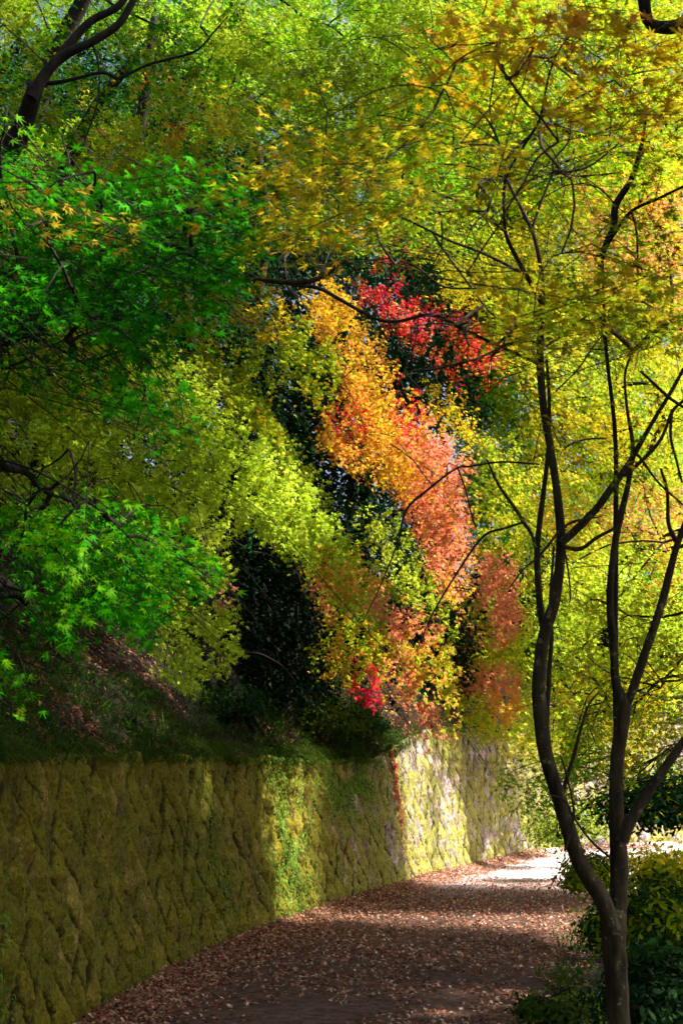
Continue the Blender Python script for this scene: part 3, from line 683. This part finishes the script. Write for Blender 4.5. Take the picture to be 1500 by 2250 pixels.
ff.region([(1020, 960), (1140, 960), (1180, 1200), (1150, 1400), (1130, 1600), (1040, 1640), (990, 1560), (980, 1440), (1000, 1320), (1040, 1180)], 18.5, 1.9, pal=(OL, YG, Y, YG), seed=32, gap=0.36,
          spots=[(1070, 1280, 75, 70, SAL, 1.1), (1110, 1350, 40, 50, SAL, 1.1), (960, 1480, 70, 50, OR, .8), (1085, 1500, 60, 50, SAL, 1.0), (1110, 1550, 40, 40, OR, .8), (1030, 1400, 80, 40, SAL, .7)], **{**kh, 'axis': (0.4, -0.3, -0.75)})
bf = hill(s_of_y(20.5), 0.8)
simple_tree('maple_tree', 'yellow-green maple patched with salmon over the bend of the wall', 'tree', bf,
            [bf + [0.0, -0.2, 1.5], bf + [0.1, -0.5, 3.0], bf + [0.0, -0.8, 4.4], bf + [-.2, -1., 5.5]], ff, 0.13)

# upper left: leaning maple with two thick limbs
fg = Foliage()
fg.region([(-40, -20), (620, -20), (600, 120), (420, 260), (300, 330), (100, 330), (-40, 250)], 10.5, 1.6, pal=(OL, LG, DG, OL), seed=33, gap=0.40, **kh)
fg.region([(150, 200), (480, 150), (560, 330), (420, 430), (240, 400)], 11.5, 1.5, pal=(OL, Y, YG, OR), seed=34, gap=0.40, spots=[(400, 290, 60, 30, RED, .4), (190, 280, 60, 25, SAL, .5), (280, 140, 40, 20, OR, .6)], **kh)
bg_ = hill(s_of_y(8.2), 1.6)
og = thing('maple_tree', 'leaning maple in the upper left corner with a thick dark forked limb', 'tree', bg_)
g = Geo()
Q0 = P(-60, 420, 9.2)
pt = catmull([bg_ - [0, 0, .3], bg_ + (Q0 - bg_) * [0.3, 0.2, 0.45], Q0, P(35, 310, 9.2), P(80, 190, 9.0)], 10)
g.tube(pt, np.linspace(0.12, 0.055, len(pt)), 12, 0.08, 5)
l1 = limb(g, [(70, 215, 30), (110, 150, 26), (150, 118, 24), (205, 92, 20), (262, 55, 18), (290, 10, 17), (320, -60, 15)], 9.0, sides=10, n=8)
l2 = limb(g, [(110, 150, 22), (155, 92, 20), (200, 46, 19), (262, 12, 17), (300, -50, 14)], 9.2, sides=10, n=8)
l3 = limb(g, [(60, 185, 14), (120, 182, 11), (170, 172, 9), (225, 160, 8), (260, 172, 5)], 9.1, sides=8)
l4 = limb(g, [(260, 175, 7), (320, 145, 7), (360, 133, 7), (430, 112, 6), (470, 70, 5), (502, 35, 3)], 9.3, sides=6)
l5 = limb(g, [(205, 100, 6), (218, 150, 5), (216, 220, 4), (190, 300, 4), (175, 342, 3)], 9.3, sides=6)
skeleton(g, np.vstack([pt[25:], l1, l2, l3, l4]), fg, 0.0035, 0.03, 2.6)
g.build('trunk', M_BARKD, og, bg_); fg.build(M_LEAF, og, bg_)

# tall yellow-green maple across the top
fh = Foliage()
kt = {**kh, 'size': 0.066, 'axis': (0.3, -0.5, -0.35)}
fh.region([(480, -60), (940, -60), (1030, 200), (980, 400), (900, 560), (700, 560), (520, 420), (430, 250)], 13.5, 1.9, pal=(LG, YG, YG, OL), seed=35, gap=0.36, **kt)
fh.region([(0, 280), (450, 230), (520, 420), (330, 600), (0, 620)], 13.0, 1.7, pal=(OL, YG, LG, DG), seed=36, gap=0.36, **kt)
fh.region([(900, 420), (1080, 440), (1160, 640), (1080, 700), (960, 640), (880, 560)], 14.5, 1.4, pal=(YG, Y), seed=37, gap=0.42, **kt)
bh = hill(s_of_y(15.8), 4.2)
oh = simple_tree('maple_tree', 'tall maple spreading lime green and olive leaves across the top centre', 'tree', bh,
            [bh + [0.2, -0.3, 2.0], bh + [0.9, -0.9, 4.0], bh + [1.8, -1.4, 5.6], bh + [2.6, -1.8, 7.0]], fh, 0.16, maxlen=3.5)

# dark evergreens behind, their green deepened further to stand in for shade
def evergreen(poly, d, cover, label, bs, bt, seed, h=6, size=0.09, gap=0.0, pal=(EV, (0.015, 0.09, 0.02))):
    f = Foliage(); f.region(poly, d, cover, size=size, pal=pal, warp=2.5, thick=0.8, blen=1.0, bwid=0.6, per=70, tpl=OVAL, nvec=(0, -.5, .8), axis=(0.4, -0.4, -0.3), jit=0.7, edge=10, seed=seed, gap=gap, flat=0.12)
    b = hill(s_of_y(bs), bt)
    return simple_tree('evergreen_tree', label, 'tree', b, [b + [0, 0, h * 0.3], b + [0.2, -0.1, h * 0.6], b + [0.1, 0.1, h]], f, 0.14, mat=M_GLOSS, group='evergreens behind the maples')
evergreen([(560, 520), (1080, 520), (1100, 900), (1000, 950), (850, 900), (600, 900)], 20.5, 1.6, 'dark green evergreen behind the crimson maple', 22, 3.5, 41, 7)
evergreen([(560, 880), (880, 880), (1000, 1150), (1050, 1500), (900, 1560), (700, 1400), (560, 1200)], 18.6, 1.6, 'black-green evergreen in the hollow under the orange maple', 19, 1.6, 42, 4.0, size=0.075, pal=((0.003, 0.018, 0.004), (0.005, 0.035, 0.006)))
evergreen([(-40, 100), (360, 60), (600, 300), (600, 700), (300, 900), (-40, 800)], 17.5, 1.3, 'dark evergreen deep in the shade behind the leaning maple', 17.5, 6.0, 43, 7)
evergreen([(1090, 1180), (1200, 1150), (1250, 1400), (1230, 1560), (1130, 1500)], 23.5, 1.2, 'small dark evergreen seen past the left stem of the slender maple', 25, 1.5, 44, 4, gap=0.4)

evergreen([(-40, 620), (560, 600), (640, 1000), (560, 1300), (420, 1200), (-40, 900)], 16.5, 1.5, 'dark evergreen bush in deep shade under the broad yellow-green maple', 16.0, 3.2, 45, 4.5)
evergreen([(420, 1060), (740, 1060), (800, 1500), (600, 1560), (420, 1500)], 17.2, 1.8, 'evergreen filling the hollow behind the root-flared trunk, coloured near black for its shade', 17.4, 1.4, 46, 3.0, size=0.07, pal=((0.002, 0.012, 0.003), (0.003, 0.018, 0.003)))  # leaf colour painted near black to carry the hollow's shade
# ------------------------------------------------------------------ far trees round the bend, in full sun
BEND = [((3.0, 23.5, 0), .8), ((4.2, 22.5, 0), 1.0), ((4.8, 24.5, 0), 1.3), ((5.6, 26.0, 0.2), 1.5), ((4.6, 26.5, 1.2), 1.3), ((3.0, 21.5, 0), .6), ((2.2, 21.8, 1.0), .7)]  # leaves cleared along these sun lines to light the bend
kf = dict(gaps3=BEND, size=0.095, thick=1.2, nvec=NVH, axis=(0.1, -0.6, -0.4), per=100, blen=1.7, bwid=0.9, edge=10, sag=.2)
def fartree(label, d, regs, bx, seed, h=None, r=0.09, **over):
    f = Foliage()
    for k_, (poly, cover, pal, gap, spots) in enumerate(regs):
        f.region(poly, d, cover, pal=pal, gap=gap, spots=spots, seed=seed + k_, **{**kf, **over})
    b = P(bx, 1680, d); b[2] = 0.0
    # stand on the hillside when behind the wall
    i = np.argmin((CXs - b[0]) ** 2 + (CYs - b[1]) ** 2); side = (b[0] - CXs[i]) * -TY[i] + (b[1] - CYs[i]) * TX[i]
    if side > 0.4: b = hill(SU[i], max(side - 0.22, 0.3))
    elif side > -PW - 0.6: b = np.array([CXs[i] + TY[i] * (PW + 1.2), CYs[i] - TX[i] * (PW + 1.2), 0.0])
    h = h or 6
    return simple_tree('maple_tree', label, 'tree', b, [b + [0.1, 0, h * .3], b + [-0.1, -0.2, h * .6], b + [0.2, -0.3, h]], f, r, group=None, r_tip=0.007, maxlen=4)
fartree('far yellow maple rising behind the forked stems', 25, [([(1140, 820), (1520, 760), (1520, 1250), (1140, 1250)], 1.7, (YG, LIME, Y, Y), 0.38, [(1230, 1120, 100, 40, OR, .35), (1420, 1130, 110, 70, SAL, .5)])], 1290, 51, 9)
fartree('far lime green maple low behind the slender maple beyond the bend', 23.5, [([(1150, 1220), (1520, 1200), (1520, 1720), (1120, 1660)], 2.0, (YG, LIME, YG, Y), 0.34, [(1470, 1240, 60, 80, OR, .5)])], 1300, 54, 5)
fartree('far orange maple glowing at the upper right edge', 21, [([(1230, 380), (1520, 300), (1520, 720), (1280, 640)], 1.7, (OR, Y, SAL, YG), 0.38, ())], 1720, 57, 8)
fartree('tall pale yellow maple filling the upper right behind the golden boughs', 19, [([(960, -20), (1520, -20), (1520, 420), (1250, 480), (1040, 460)], 1.7, (YG, Y, LG, YG), 0.37, ()), ([(1050, 440), (1300, 460), (1300, 820), (1080, 840)], 1.6, (YG, Y, LIME), 0.37, ())], 1680, 60, 9)
fartree('distant lime and yellow maple closing the view over the end of the path', 31, [([(960, 560), (1520, 640), (1520, 1780), (1180, 1760), (1060, 1640), (1000, 1000)], 2.6, (YG, LIME, LG), 0.24, ())], 1230, 64, 9, size=0.14)
fartree('distant green maple high behind the top centre', 24, [([(250, -20), (1000, -20), (1100, 600), (700, 620), (300, 300)], 1.25, (YG, LG, LIME), 0.38, ())], 760, 67, 9, size=0.10)

fartree('distant olive and green maples high on the slope behind the upper left', 27, [([(-60, -60), (700, -60), (800, 500), (500, 720), (-60, 900)], 2.2, (OL, LG, OL, DG), 0.12, ())], 120, 120, 9, size=0.12)
fartree('distant golden green maple behind the upper right corner', 27, [([(880, -60), (1540, -60), (1540, 800), (1000, 700)], 2.2, (YG, OL, Y), 0.2, ())], 1760, 123, 10, size=0.12)
fartree('distant lime maple plugging the view high above the crimson maple', 29, [([(760, -60), (1150, -60), (1200, 500), (1100, 1000), (900, 700), (780, 400)], 2.4, (LG, YG, OL), 0.12, ())], 980, 126, 10, size=0.13)
# thin dark-stemmed tree behind the golden boughs, upper right
bs = P(1352, 2010, 9.2); bs[2] = 0.0
os_ = thing('maple_tree', 'dark bare-stemmed maple slanting up behind the golden boughs at upper right', 'tree', bs)
g = Geo()
g.tube(catmull([bs - [0, 0, .3], P(1356, 1700, 9.2), P(1350, 1400, 9.2), P(1352, 1150, 9.2), P(1350, 950, 9.2), P(1330, 760, 9.2), P(1322, 560, 9.2)], 8), np.linspace(0.026, 0.009, 49), 10, .06)
a1 = limb(g, [(1330, 760, 7), (1312, 660, 9), (1322, 560, 13), (1345, 500, 17), (1351, 450, 17), (1386, 395, 14), (1405, 340, 12), (1414, 290, 7), (1420, 240, 4)], 9.2, sides=10)
a2 = limb(g, [(1330, 545, 9), (1345, 518, 9), (1386, 464, 8), (1450, 434, 7), (1510, 405, 6)], 9.2)
a3 = limb(g, [(1386, 464, 6), (1398, 520, 5), (1400, 640, 4)], 9.2)
a4 = limb(g, [(1412, -80, 32), (1415, 0, 30), (1422, 46, 26), (1455, 60, 32), (1530, 52, 38)], 9.2)
fs = Foliage()
fs.region([(1240, 260), (1520, 200), (1520, 700), (1300, 640)], 9.6, 0.5, pal=(OR, GOLD, Y), seed=71, gap=0.47, **{**kh, 'per': 60})
skeleton(g, np.vstack([a1, a2]), fs, 0.003, 0.015, 2)
g.build('trunk', M_BARKD, os_, bs); fs.build(M_LEAF, os_, bs)

# maple behind the slender one, its low layers reaching over the path edge
fr = Foliage()
kr = dict(gaps3=BEND, size=0.062, tpl=FAR, thick=0.6, nvec=NUP, axis=(-0.6, -0.3, -0.1), per=60, blen=0.9, bwid=0.5, edge=16, jit=0.45)
fr.region([(1240, 1480), (1520, 1420), (1520, 1760), (1400, 1760), (1280, 1840), (1230, 1700)], 11.5, 1.2, pal=(YG, Y, LG), seed=81, gap=0.40, **kr)
fr.region([(1060, 1700), (1130, 1640), (1230, 1600), (1260, 1700), (1240, 1790), (1180, 1800), (1130, 1740), (1080, 1730)], 12.0, 1.1, pal=(YG, LG, YG), seed=82, gap=0.38, **kr)
fr.region([(1240, 1280), (1520, 1250), (1520, 1460), (1250, 1500)], 12.5, 0.8, pal=(YG, Y, LIME), seed=83, gap=0.44, **kr)
fr.region([(1230, 1560), (1330, 1540), (1300, 1640), (1230, 1700)], 12.0, 1.0, pal=(YG,), seed=84, **kr)
fr.region([(1380, 1760), (1520, 1740), (1520, 1800), (1400, 1810)], 11.0, 1.2, pal=(GOLD, Y), seed=85, **kr)
br = np.array([3.6, 12.4, 0.1])
simple_tree('maple_tree', 'low-layered lime maple behind the slender maple, one bough over the path', 'tree', br,
            [br + [0, 0, 1.0], br + [-0.3, -0.1, 2.0], br + [-0.5, -0.2, 3.2], br + [-0.4, -0.2, 4.4]], fr, 0.07)

# ------------------------------------------------------------------ unseen canopy added out of frame to shade path, wall and bank
wx, wy = curve(s_of_y(14.6))
GAPS = LITW + LIT2 + BEND + [((wx, wy, 0.3), 0.35), ((wx, wy - 0.05, 1.0), 0.42), ((wx + .05, wy + .1, 1.6), 0.4), ((0.6, 9.5, 0), 0.12), ((2.6, 14.0, 0), .15)]  # sun holes cut through the added shade crowns
def canopy(label, c, size, n, seed, pal=(YG, OL, LG)):
    f = Foliage(); c = np.asarray(c, float); size = np.asarray(size, float)
    n = n * 6; nb = n // 60; cc = c + (norm(R.normal(0, 1, (nb, 3))) * (R.random((nb, 1)) ** 0.5)) * size
    bi = np.repeat(np.arange(nb), 60); pos = cc[bi] + R.normal(0, 1, (len(bi), 3)) * np.array([0.42, 0.42, 0.10])
    keep = fbm(pos * 1.2, seed, 2) > (0.45 if seed == 96 else 0.12 if seed == 92 else 0.2)
    for (tgt, rad) in GAPS:
        q = pos - np.asarray(tgt); pr = q @ SUN; dist = np.linalg.norm(q - pr[:, None] * SUN, axis=1); keep &= ~((dist < rad) & (pr > 0.4))
    u, v = proj(pos); keep &= ~((u < 1560) & (u > -50) & (v > -60) & (v < 2300) & (pos[:, 1] > 0.2))  # leaves inside the camera view are removed
    pos = pos[keep]; m = len(pos)
    f.put(leaf_arrays(pos, norm(np.array([0, 0, 1.0]) + R.normal(0, .45, (m, 3))), R.normal(0, 1, (m, 3)), 0.11 * R.uniform(.7, 1.2, m), pick(m, pos, pal, None, 1, seed), FAR))
    ub = np.unique(bi[keep]); f.roots.append(cc[ub]); f.tips.append(cc[ub] + [0.3, 0, 0.05])
    b = np.array([c[0] + 1.0, c[1], 0.0])
    return simple_tree('maple_tree', label, 'tree', b, [b + [0, 0, 1.5], b + [-.2, 0, 3.0], np.array([c[0], c[1], c[2] + .5])], f, 0.14, maxlen=4)
SHADE = 'unseen maples added to shade the path'
canopy('unseen shade maple added beside the path, nearest the viewer outside the right edge', (4.2, 4.0, 6.0), (1.8, 2.4, 2.3), 12000, 91)
canopy('unseen shade maple added beside the path, second from the viewer outside the right edge', (4.8, 8.0, 6.5), (1.7, 2.6, 2.6), 17000, 92)
canopy('unseen shade maple added beside the path, third from the viewer outside the right edge', (5.4, 12.0, 6.6), (1.7, 2.4, 2.6), 17000, 93)
canopy('unseen shade maple added beside the path, farthest outside the right edge', (6.6, 17.0, 6.3), (1.6, 1.5, 2.2), 11000, 94)
canopy('slim unseen shade maple added between the second and third outside the right edge', (5.0, 11.9, 7.5), (1.1, 0.9, 1.7), 6000, 97)
canopy('tall unseen shade maple added well right of the path, the highest crown of all', (7.2, 9.5, 15.0), (1.9, 4.8, 2.6), 22000, 96)
canopy('unseen shade maple added over the viewer behind the near path', (0.5, -1.2, 5.4), (4.0, 1.8, 1.0), 12000, 95)

# ------------------------------------------------------------------ fallen leaves
def scatter_leaves(name, pos, nr, size, pal, label, mat=M_DRY, tpl=FAR, w=None):
    n = len(pos)
    pal = np.array(pal); col = pal[R.choice(len(pal), n, p=w)] * R.uniform(0.6, 1.3, (n, 1))
    V, T, Cc = leaf_arrays(pos, nr, R.normal(0, 1, (n, 3)), size * R.uniform(.6, 1.25, n), np.clip(col, 0, .9), tpl, 0.5)
    o = raw_mesh(name, V, T, mat, None, (0, 0, 0), Cc); tag(o, label, 'leaf litter', kind='stuff'); return o
DRY = [(0.32, 0.145, 0.075), (0.46, 0.25, 0.15), (0.16, 0.058, 0.035), (0.66, 0.44, 0.30), (0.36, 0.075, 0.05), (0.10, 0.042, 0.026)]
n = 90000
s_ = s_of_y(5.5) + (R.random(n) ** 1.15) * (s_of_y(29) - s_of_y(5.5)); t_ = R.random(n) * (PW + 0.5)
t_ = np.where(R.random(n) < 0.3, np.abs(R.normal(0, 0.2, n)), t_)
x, y = curve(s_); tx, ty = tangent(s_); X = x + ty * (t_ + .06); Yy = y - tx * (t_ + .06)
q = np.stack([X, Yy], -1); keep = (fbm(q * 1.1, 65, 3) + 0.25 * fbm(q * 4, 69, 2) + R.random(n) * 0.25 + 0.2 * (t_ < 0.45) > 0.59 + 0.26 * np.clip((Yy - 18) / 4, 0, 1))
z = np.maximum(path_z(q, t_), -0.02) + 0.008 + R.random(n) * 0.018
pos = np.stack([X, Yy, z], -1)[keep]; m = len(pos)
scatter_leaves('fallen_leaves', pos, norm(np.array([0, 0, 1.]) + R.normal(0, .42, (m, 3))), 0.042, DRY, 'red-brown fallen maple leaves strewn over the path', w=[.22, .26, .12, .2, .12, .08])
n = 70000
s_ = s_of_y(6) + R.random(n) * (s_of_y(22) - s_of_y(6)); t_ = R.random(n) ** 1.4 * 5.0
pos = hill(s_, t_) + [0, 0, 0.02]; keep = fbm(pos * 1.6, 66, 3) + R.random(n) * .2 > 0.5; pos = pos[keep]; m = len(pos)
scatter_leaves('fallen_leaves', pos, norm(np.array([0.45, 0, 1.]) + R.normal(0, .5, (m, 3))), 0.055, [(a_ * .6, b_ * .55, c_ * .5) for a_, b_, c_ in DRY], 'fallen leaves covering the bank above the wall, colours darkened to look shaded', w=[.25, .25, .18, .1, .12, .10])  # path litter colours scaled down to stand in for the bank's shade

# ------------------------------------------------------------------ grass on the bank and the path edge
def blades(pos, out_dir, length, width, col, droop=0.6, K=3):
    n = len(pos); d = norm(out_dir); up = np.array([0, 0, 1.0])
    side = norm(np.cross(d, up) + 1e-4); V = []; 
    for k in range(K + 1):
        t = k / K; c = pos + d * (length * t)[:, None] + up * (-droop * length * t * t)[:, None]
        wv = (width * (1 - t) ** 0.7 * 0.5 + 1e-4)[:, None] * side; V += [c - wv, c + wv]
    V = np.stack(V, 1); T0 = []
    for k in range(K): a = 2 * k; T0 += [(a, a + 1, a + 3), (a, a + 3, a + 2)]
    T = (np.array(T0)[None] + (np.arange(n) * (2 * K + 2))[:, None, None]).reshape(-1, 3)
    return V.reshape(-1, 3), T, np.repeat(col, 2 * K + 2, 0)
def grass(name, label, centers, per, ln, wd, pals, spread=0.07, lean=(0, 0, 0)):
    n = len(centers) * per; c = np.repeat(centers, per, 0)
    pos = c + R.normal(0, spread, (n, 3)) * [1, 1, 0.2]; dr = np.array([0, 0, 0.9]) + R.normal(0, 0.45, (n, 3)) * [1, 1, .2] + np.asarray(lean)
    col = np.array(pals)[R.integers(0, len(pals), n)] * R.uniform(.6, 1.3, (n, 1))
    V, T, Cc = blades(pos, dr, ln * R.uniform(.5, 1.3, n), wd * R.uniform(.6, 1.2, n), col)
    o = raw_mesh(name, V, T, M_LEAF, None, (0, 0, 0), Cc); return tag(o, label, 'grass', kind='stuff')
n = 5200
s_ = s_of_y(6) + R.random(n) * (s_of_y(21) - s_of_y(6)); t_ = R.random(n) ** 1.5 * 4.0
pos = hill(s_, t_); pos = pos[fbm(pos * 1.2, 67, 3) > 0.50]
grass('grass', 'tufts of dark green grass on the bank above the wall', pos, 16, 0.22, 0.011, [(0.05, 0.12, 0.012), (0.09, 0.15, 0.02), (0.03, 0.09, 0.012)], lean=(0.5, -0.1, 0))
n = 900
s_ = s_of_y(6) + R.random(n) * (s_of_y(24) - s_of_y(6)); t_ = R.random(n) * 0.16
pos = hill(s_, t_) + [0, 0, 0.02]; pos = pos[fbm(pos * 1.6, 68, 3) > 0.56]
grass('grass', 'grass fringe hanging over the wall top', pos, 14, 0.24, 0.010, [(0.07, 0.14, 0.012), (0.12, 0.17, 0.02)], lean=(1.0, -0.3, -0.5))

# ------------------------------------------------------------------ creepers and moss plants on the wall
def on_wall(s, h, lift=0.02):
    z, _, _ = wall_relief(s, h); x, y = curve(s); tx, ty = tangent(s); o = z - h * 0.13 + lift
    return np.stack([x + ty * o, y - tx * o, h], -1), np.stack([ty, -tx, 0 * tx], -1)
def creeper(name, label, yc, hc, ys, hs, n, size, pals, seed, cat='creeper', thr=0.0):
    s = s_of_y(yc) + R.normal(0, ys, n); h = np.clip(hc + R.normal(0, hs, n), 0.03, top_h(s) - 0.02)
    p, nn = on_wall(s, h, 0.03); p = p + R.normal(0, 0.012, p.shape)
    if thr: k = fbm(p * 4, seed, 3) > thr; p = p[k]; nn = nn[k]
    m = len(p); col = np.array(pals)[R.integers(0, len(pals), m)] * R.uniform(.6, 1.3, (m, 1))
    b = p[np.argmin(p[:, 2])].copy()
    o = thing(name, label, cat, b)
    V, T, Cc = leaf_arrays(p, nn + np.array([0, -.2, .5]) + R.normal(0, .4, (m, 3)), R.normal(0, .6, (m, 3)) + [0, 0, -.6], size * R.uniform(.6, 1.3, m), np.clip(col, 0, .9), OVAL)
    raw_mesh('leaves', V, T, M_LEAF, o, b, Cc)
    g = Geo(); k = min(m, 60); idx = R.choice(m, k, replace=False); a = p[idx] - nn[idx] * .02; g.segs(a, a + np.array([0, 0, -0.12]) + R.normal(0, .03, a.shape), np.full(k, .0018), np.full(k, .001), 4)
    g.build('vine', M_BARKD, o, b)
G1 = [(0.14, 0.30, 0.03), (0.22, 0.34, 0.04), (0.10, 0.22, 0.02)]
creeper('creeper', 'strip of small green creeper leaves in the sunlit streak on the wall', 14.9, 0.85, 0.42, 0.55, 5200, 0.034, G1 + [(0.26, 0.32, 0.05)], 1, thr=0.47)
creeper('creeper', 'small bright green plants climbing the wall at the bottom left corner', 7.4, 0.35, 0.25, 0.42, 900, 0.030, G1, 2, thr=0.52)
creeper('creeper', 'thin ferny creeper on the shaded wall left of the sunlit streak', 12.6, 0.9, 0.35, 0.55, 1300, 0.030, G1, 3, thr=0.5)
creeper('ivy_strand', 'red ivy strand hanging down the grey far wall', 19.3, 1.35, 0.05, 0.40, 420, 0.045, [(0.45, 0.05, 0.04), (0.5, 0.12, 0.06)], 4, 'ivy')
creeper('creeper', 'leafy green mat draping over the wall top below the drooping maple', 17.4, 1.45, 0.7, 0.25, 3500, 0.04, G1, 5, thr=0.44)
creeper('moss_patch', 'scattered tiny moss plants across the shaded near wall', 10.0, 0.8, 1.9, 0.6, 9000, 0.022, [(0.16, 0.17, 0.015), (0.10, 0.16, 0.015), (0.2, 0.2, 0.03)], 6, 'moss', thr=0.50)

# ------------------------------------------------------------------ shrubs
def shrub(label, c, rad, n, size, pal, seed, tpl=OVAL, mat=M_LEAF, name='shrub', hang=0.0, ns=14):
    c = np.asarray(c, float); rad = np.asarray(rad, float)
    nb = max(6, n // 45); d = norm(R.normal(0, 1, (nb, 3))); d[:, 2] = np.abs(d[:, 2]) if not hang else d[:, 2]
    cc = c + d * (0.35 + 0.65 * R.random((nb, 1))) * rad
    bi = np.repeat(np.arange(nb), 45); pos = cc[bi] + R.normal(0, 1, (len(bi), 3)) * np.array([.12, .12, .07]) * (rad.mean() / 0.6)
    pos = pos[pos[:, 2] > 0.02]; m = len(pos)
    o = thing(name, label, 'shrub', (c[0], c[1], max(c[2] - (rad[2] if hang else 0), 0)))
    b = np.array(o.location)
    V, T, Cc = leaf_arrays(pos, norm(norm(pos - c) + [0, 0, .6]) + R.normal(0, .5, (m, 3)), R.normal(0, 1, (m, 3)), size * R.uniform(.6, 1.25, m), pick(m, pos, pal, None, 2.0, seed), tpl)
    raw_mesh('foliage', V, T, mat, o, b, Cc)
    g = Geo(); k = min(nb, 60); a = np.repeat(b[None], k, 0) + R.normal(0, .04, (k, 3)); e = cc[:k]; mid = (a + e) / 2 + R.normal(0, .06, (k, 3)) + [0, 0, .05]
    g.segs(a, mid, np.full(k, .008), np.full(k, .005), 5); g.segs(mid, e, np.full(k, .005), np.full(k, .002), 5); g.build('stem', M_BARKD, o, b)
DK = [(0.02, 0.07, 0.015), (0.04, 0.12, 0.02), (0.015, 0.05, 0.012)]
shrub('dark glossy shrub behind the right stem of the slender maple', P(1465, 1800, 11.0), (0.55, .5, .38), 5000, .05, DK, 1, mat=M_GLOSS)
shrub('shrub with orange-yellow tips at the right edge below the dark one', P(1480, 1945, 9.6), (0.42, .4, .24), 4200, .05, [Y, OL, GOLD], 2, FAR)
shrub('green shrub at the foot of the slender maple, right of its trunk', P(1450, 2090, 8.0), (0.36, .5, .42), 6500, .045, [(0.06, 0.12, 0.012), OL, (0.02, 0.07, 0.01)], 3)
shrub('dark low shrub in the bottom right corner', P(1465, 2230, 7.0), (0.32, .4, .3), 4200, .045, DK, 4, mat=M_GLOSS)
shrub('twiggy shrub by the path edge left of the trunk fork', P(1300, 1950, 13.0), (0.34, .5, .32), 3800, .045, [OL, (0.05, 0.12, 0.015), (0.16, 0.22, 0.02)], 5)
shrub('dark shrub on the path edge behind the trunk', P(1360, 2070, 10.5), (0.26, .6, .26), 3500, .04, DK, 6)
shrub('sprawling green plant on the path edge just left of the trunk base', P(1225, 2235, 8.9), (0.34, .3, .14), 1100, .05, [(0.03, 0.08, 0.01), (0.08, 0.13, 0.01)], 7)
shrub('pale sunlit shrub at the far bend', P(1245, 1850, 20), (0.6, .6, .6), 3000, .05, [OL, (0.10, 0.2, 0.02), YG], 8)
shrub('olive shrub spilling over the wall top before the bend', hill(s_of_y(17.4), .25) + [0, 0, .15], (0.6, .8, .38), 7000, .05, [(0.02, 0.07, 0.008), (0.05, 0.10, 0.01), (0.12, 0.16, 0.01)], 9)
shrub('dark fern clump on the bank above the middle of the wall', hill(s_of_y(14.5), .35) + [0, 0, .1], (0.4, .8, .24), 4000, .045, [(0.008, 0.03, 0.006), (0.015, 0.05, 0.008)], 10)
shrub('dark shrub against the trunk at the wall corner', hill(s_of_y(18.9), .3) + [0, 0, .1], (0.45, .5, .4), 4000, .05, DK, 11)
n = 500
X = 1.2 + R.random(n) * 2.6; Yy = 6 + R.random(n) * 12
cxw = np.interp(Yy, CYs, CXs); k = (X - cxw > PW - 0.15) & (X - cxw < PW + 1.8); X = X[k]; Yy = Yy[k]
grass('grass', 'grass blades along the right edge of the path', np.stack([X, Yy, bank(X, Yy) - 0.02], -1), 14, 0.26, 0.012, [(0.05, 0.12, 0.012), (0.10, 0.16, 0.02)], 0.08)

# ------------------------------------------------------------------ root-flared trunk in the hollow
br_ = hill(s_of_y(14.8), 0.75)
o = thing('old_tree', 'old dark trunk with flaring roots in the hollow above the wall', 'tree', br_)
g = Geo(); pts = catmull([br_ - [0, 0, .3], br_ + [0, 0, .5], br_ + [-.1, 0, 1.6], br_ + [-.15, .2, 3.0], br_ + [-.3, .3, 4.5]], 9); t = np.linspace(0, 1, len(pts))
g.tube(pts, 0.17 * (1 - .5 * t) + 0.16 * np.exp(-t * 12), 16, 0.16, 4)
for a in np.linspace(-2.6, 0.9, 6):
    e = br_ + np.array([cos(a) * .65, sin(a) * .65, -.5 - .1 * cos(a)])
    g.tube(catmull([br_ + [0, 0, .35], br_ + np.array([cos(a) * .22, sin(a) * .22, 0.12]), br_ + np.array([cos(a) * .42, sin(a) * .42, -.2]), e], 6), np.linspace(.09, .025, 19), 8, .12, int(a * 5) + 40)
tb = limb(g, [(540, 1435, 7, 14.3), (575, 1440, 8, 14.2), (620, 1465, 7, 14.1), (650, 1500, 4, 14.0)], 14)
g.build('trunk', M_BARKD, o, br_)
fo = Foliage(); fo.region([(470, 700), (760, 700), (760, 1000), (560, 1060), (470, 900)], 16.0, 1.0, size=.08, pal=(EV,), tpl=OVAL, thick=.6, per=60, nvec=(0, -.3, .9), seed=99); fo.build(M_GLOSS, o, br_)

# ------------------------------------------------------------------ withered leaf clumps caught on the right-hand stems
def clump(label, px, py, d, r, n):
    c = P(px, py, d); pos = c + R.normal(0, 1, (n, 3)) * np.array([r * .6, r * .6, r]); o = thing('withered_leaf_clump', label, 'dead leaves', c)
    V, T, Cc = leaf_arrays(pos, R.normal(0, 1, (n, 3)), R.normal(0, .4, (n, 3)) + [0, 0, -1], .045 * R.uniform(.7, 1.2, n), np.array([(0.03, 0.018, 0.01)]) * R.uniform(.5, 1.6, (n, 1)), NEAR)
    raw_mesh('leaves', V, T, M_DRY, o, c, Cc)
clump('large withered leaf clump beside the middle stem', 1332, 1408, 6.45, .03, 60)
clump('small withered leaves hanging from the right fork', 1460, 1440, 6.4, .014, 10)
clump('withered dark leaf high up below the top right corner', 1418, 180, 5.3, .012, 8)

print('LEAVES', LC[0]); print('SCENE verts', sum(len(m.vertices) for m in bpy.data.meshes), 'objs', len(bpy.data.objects))
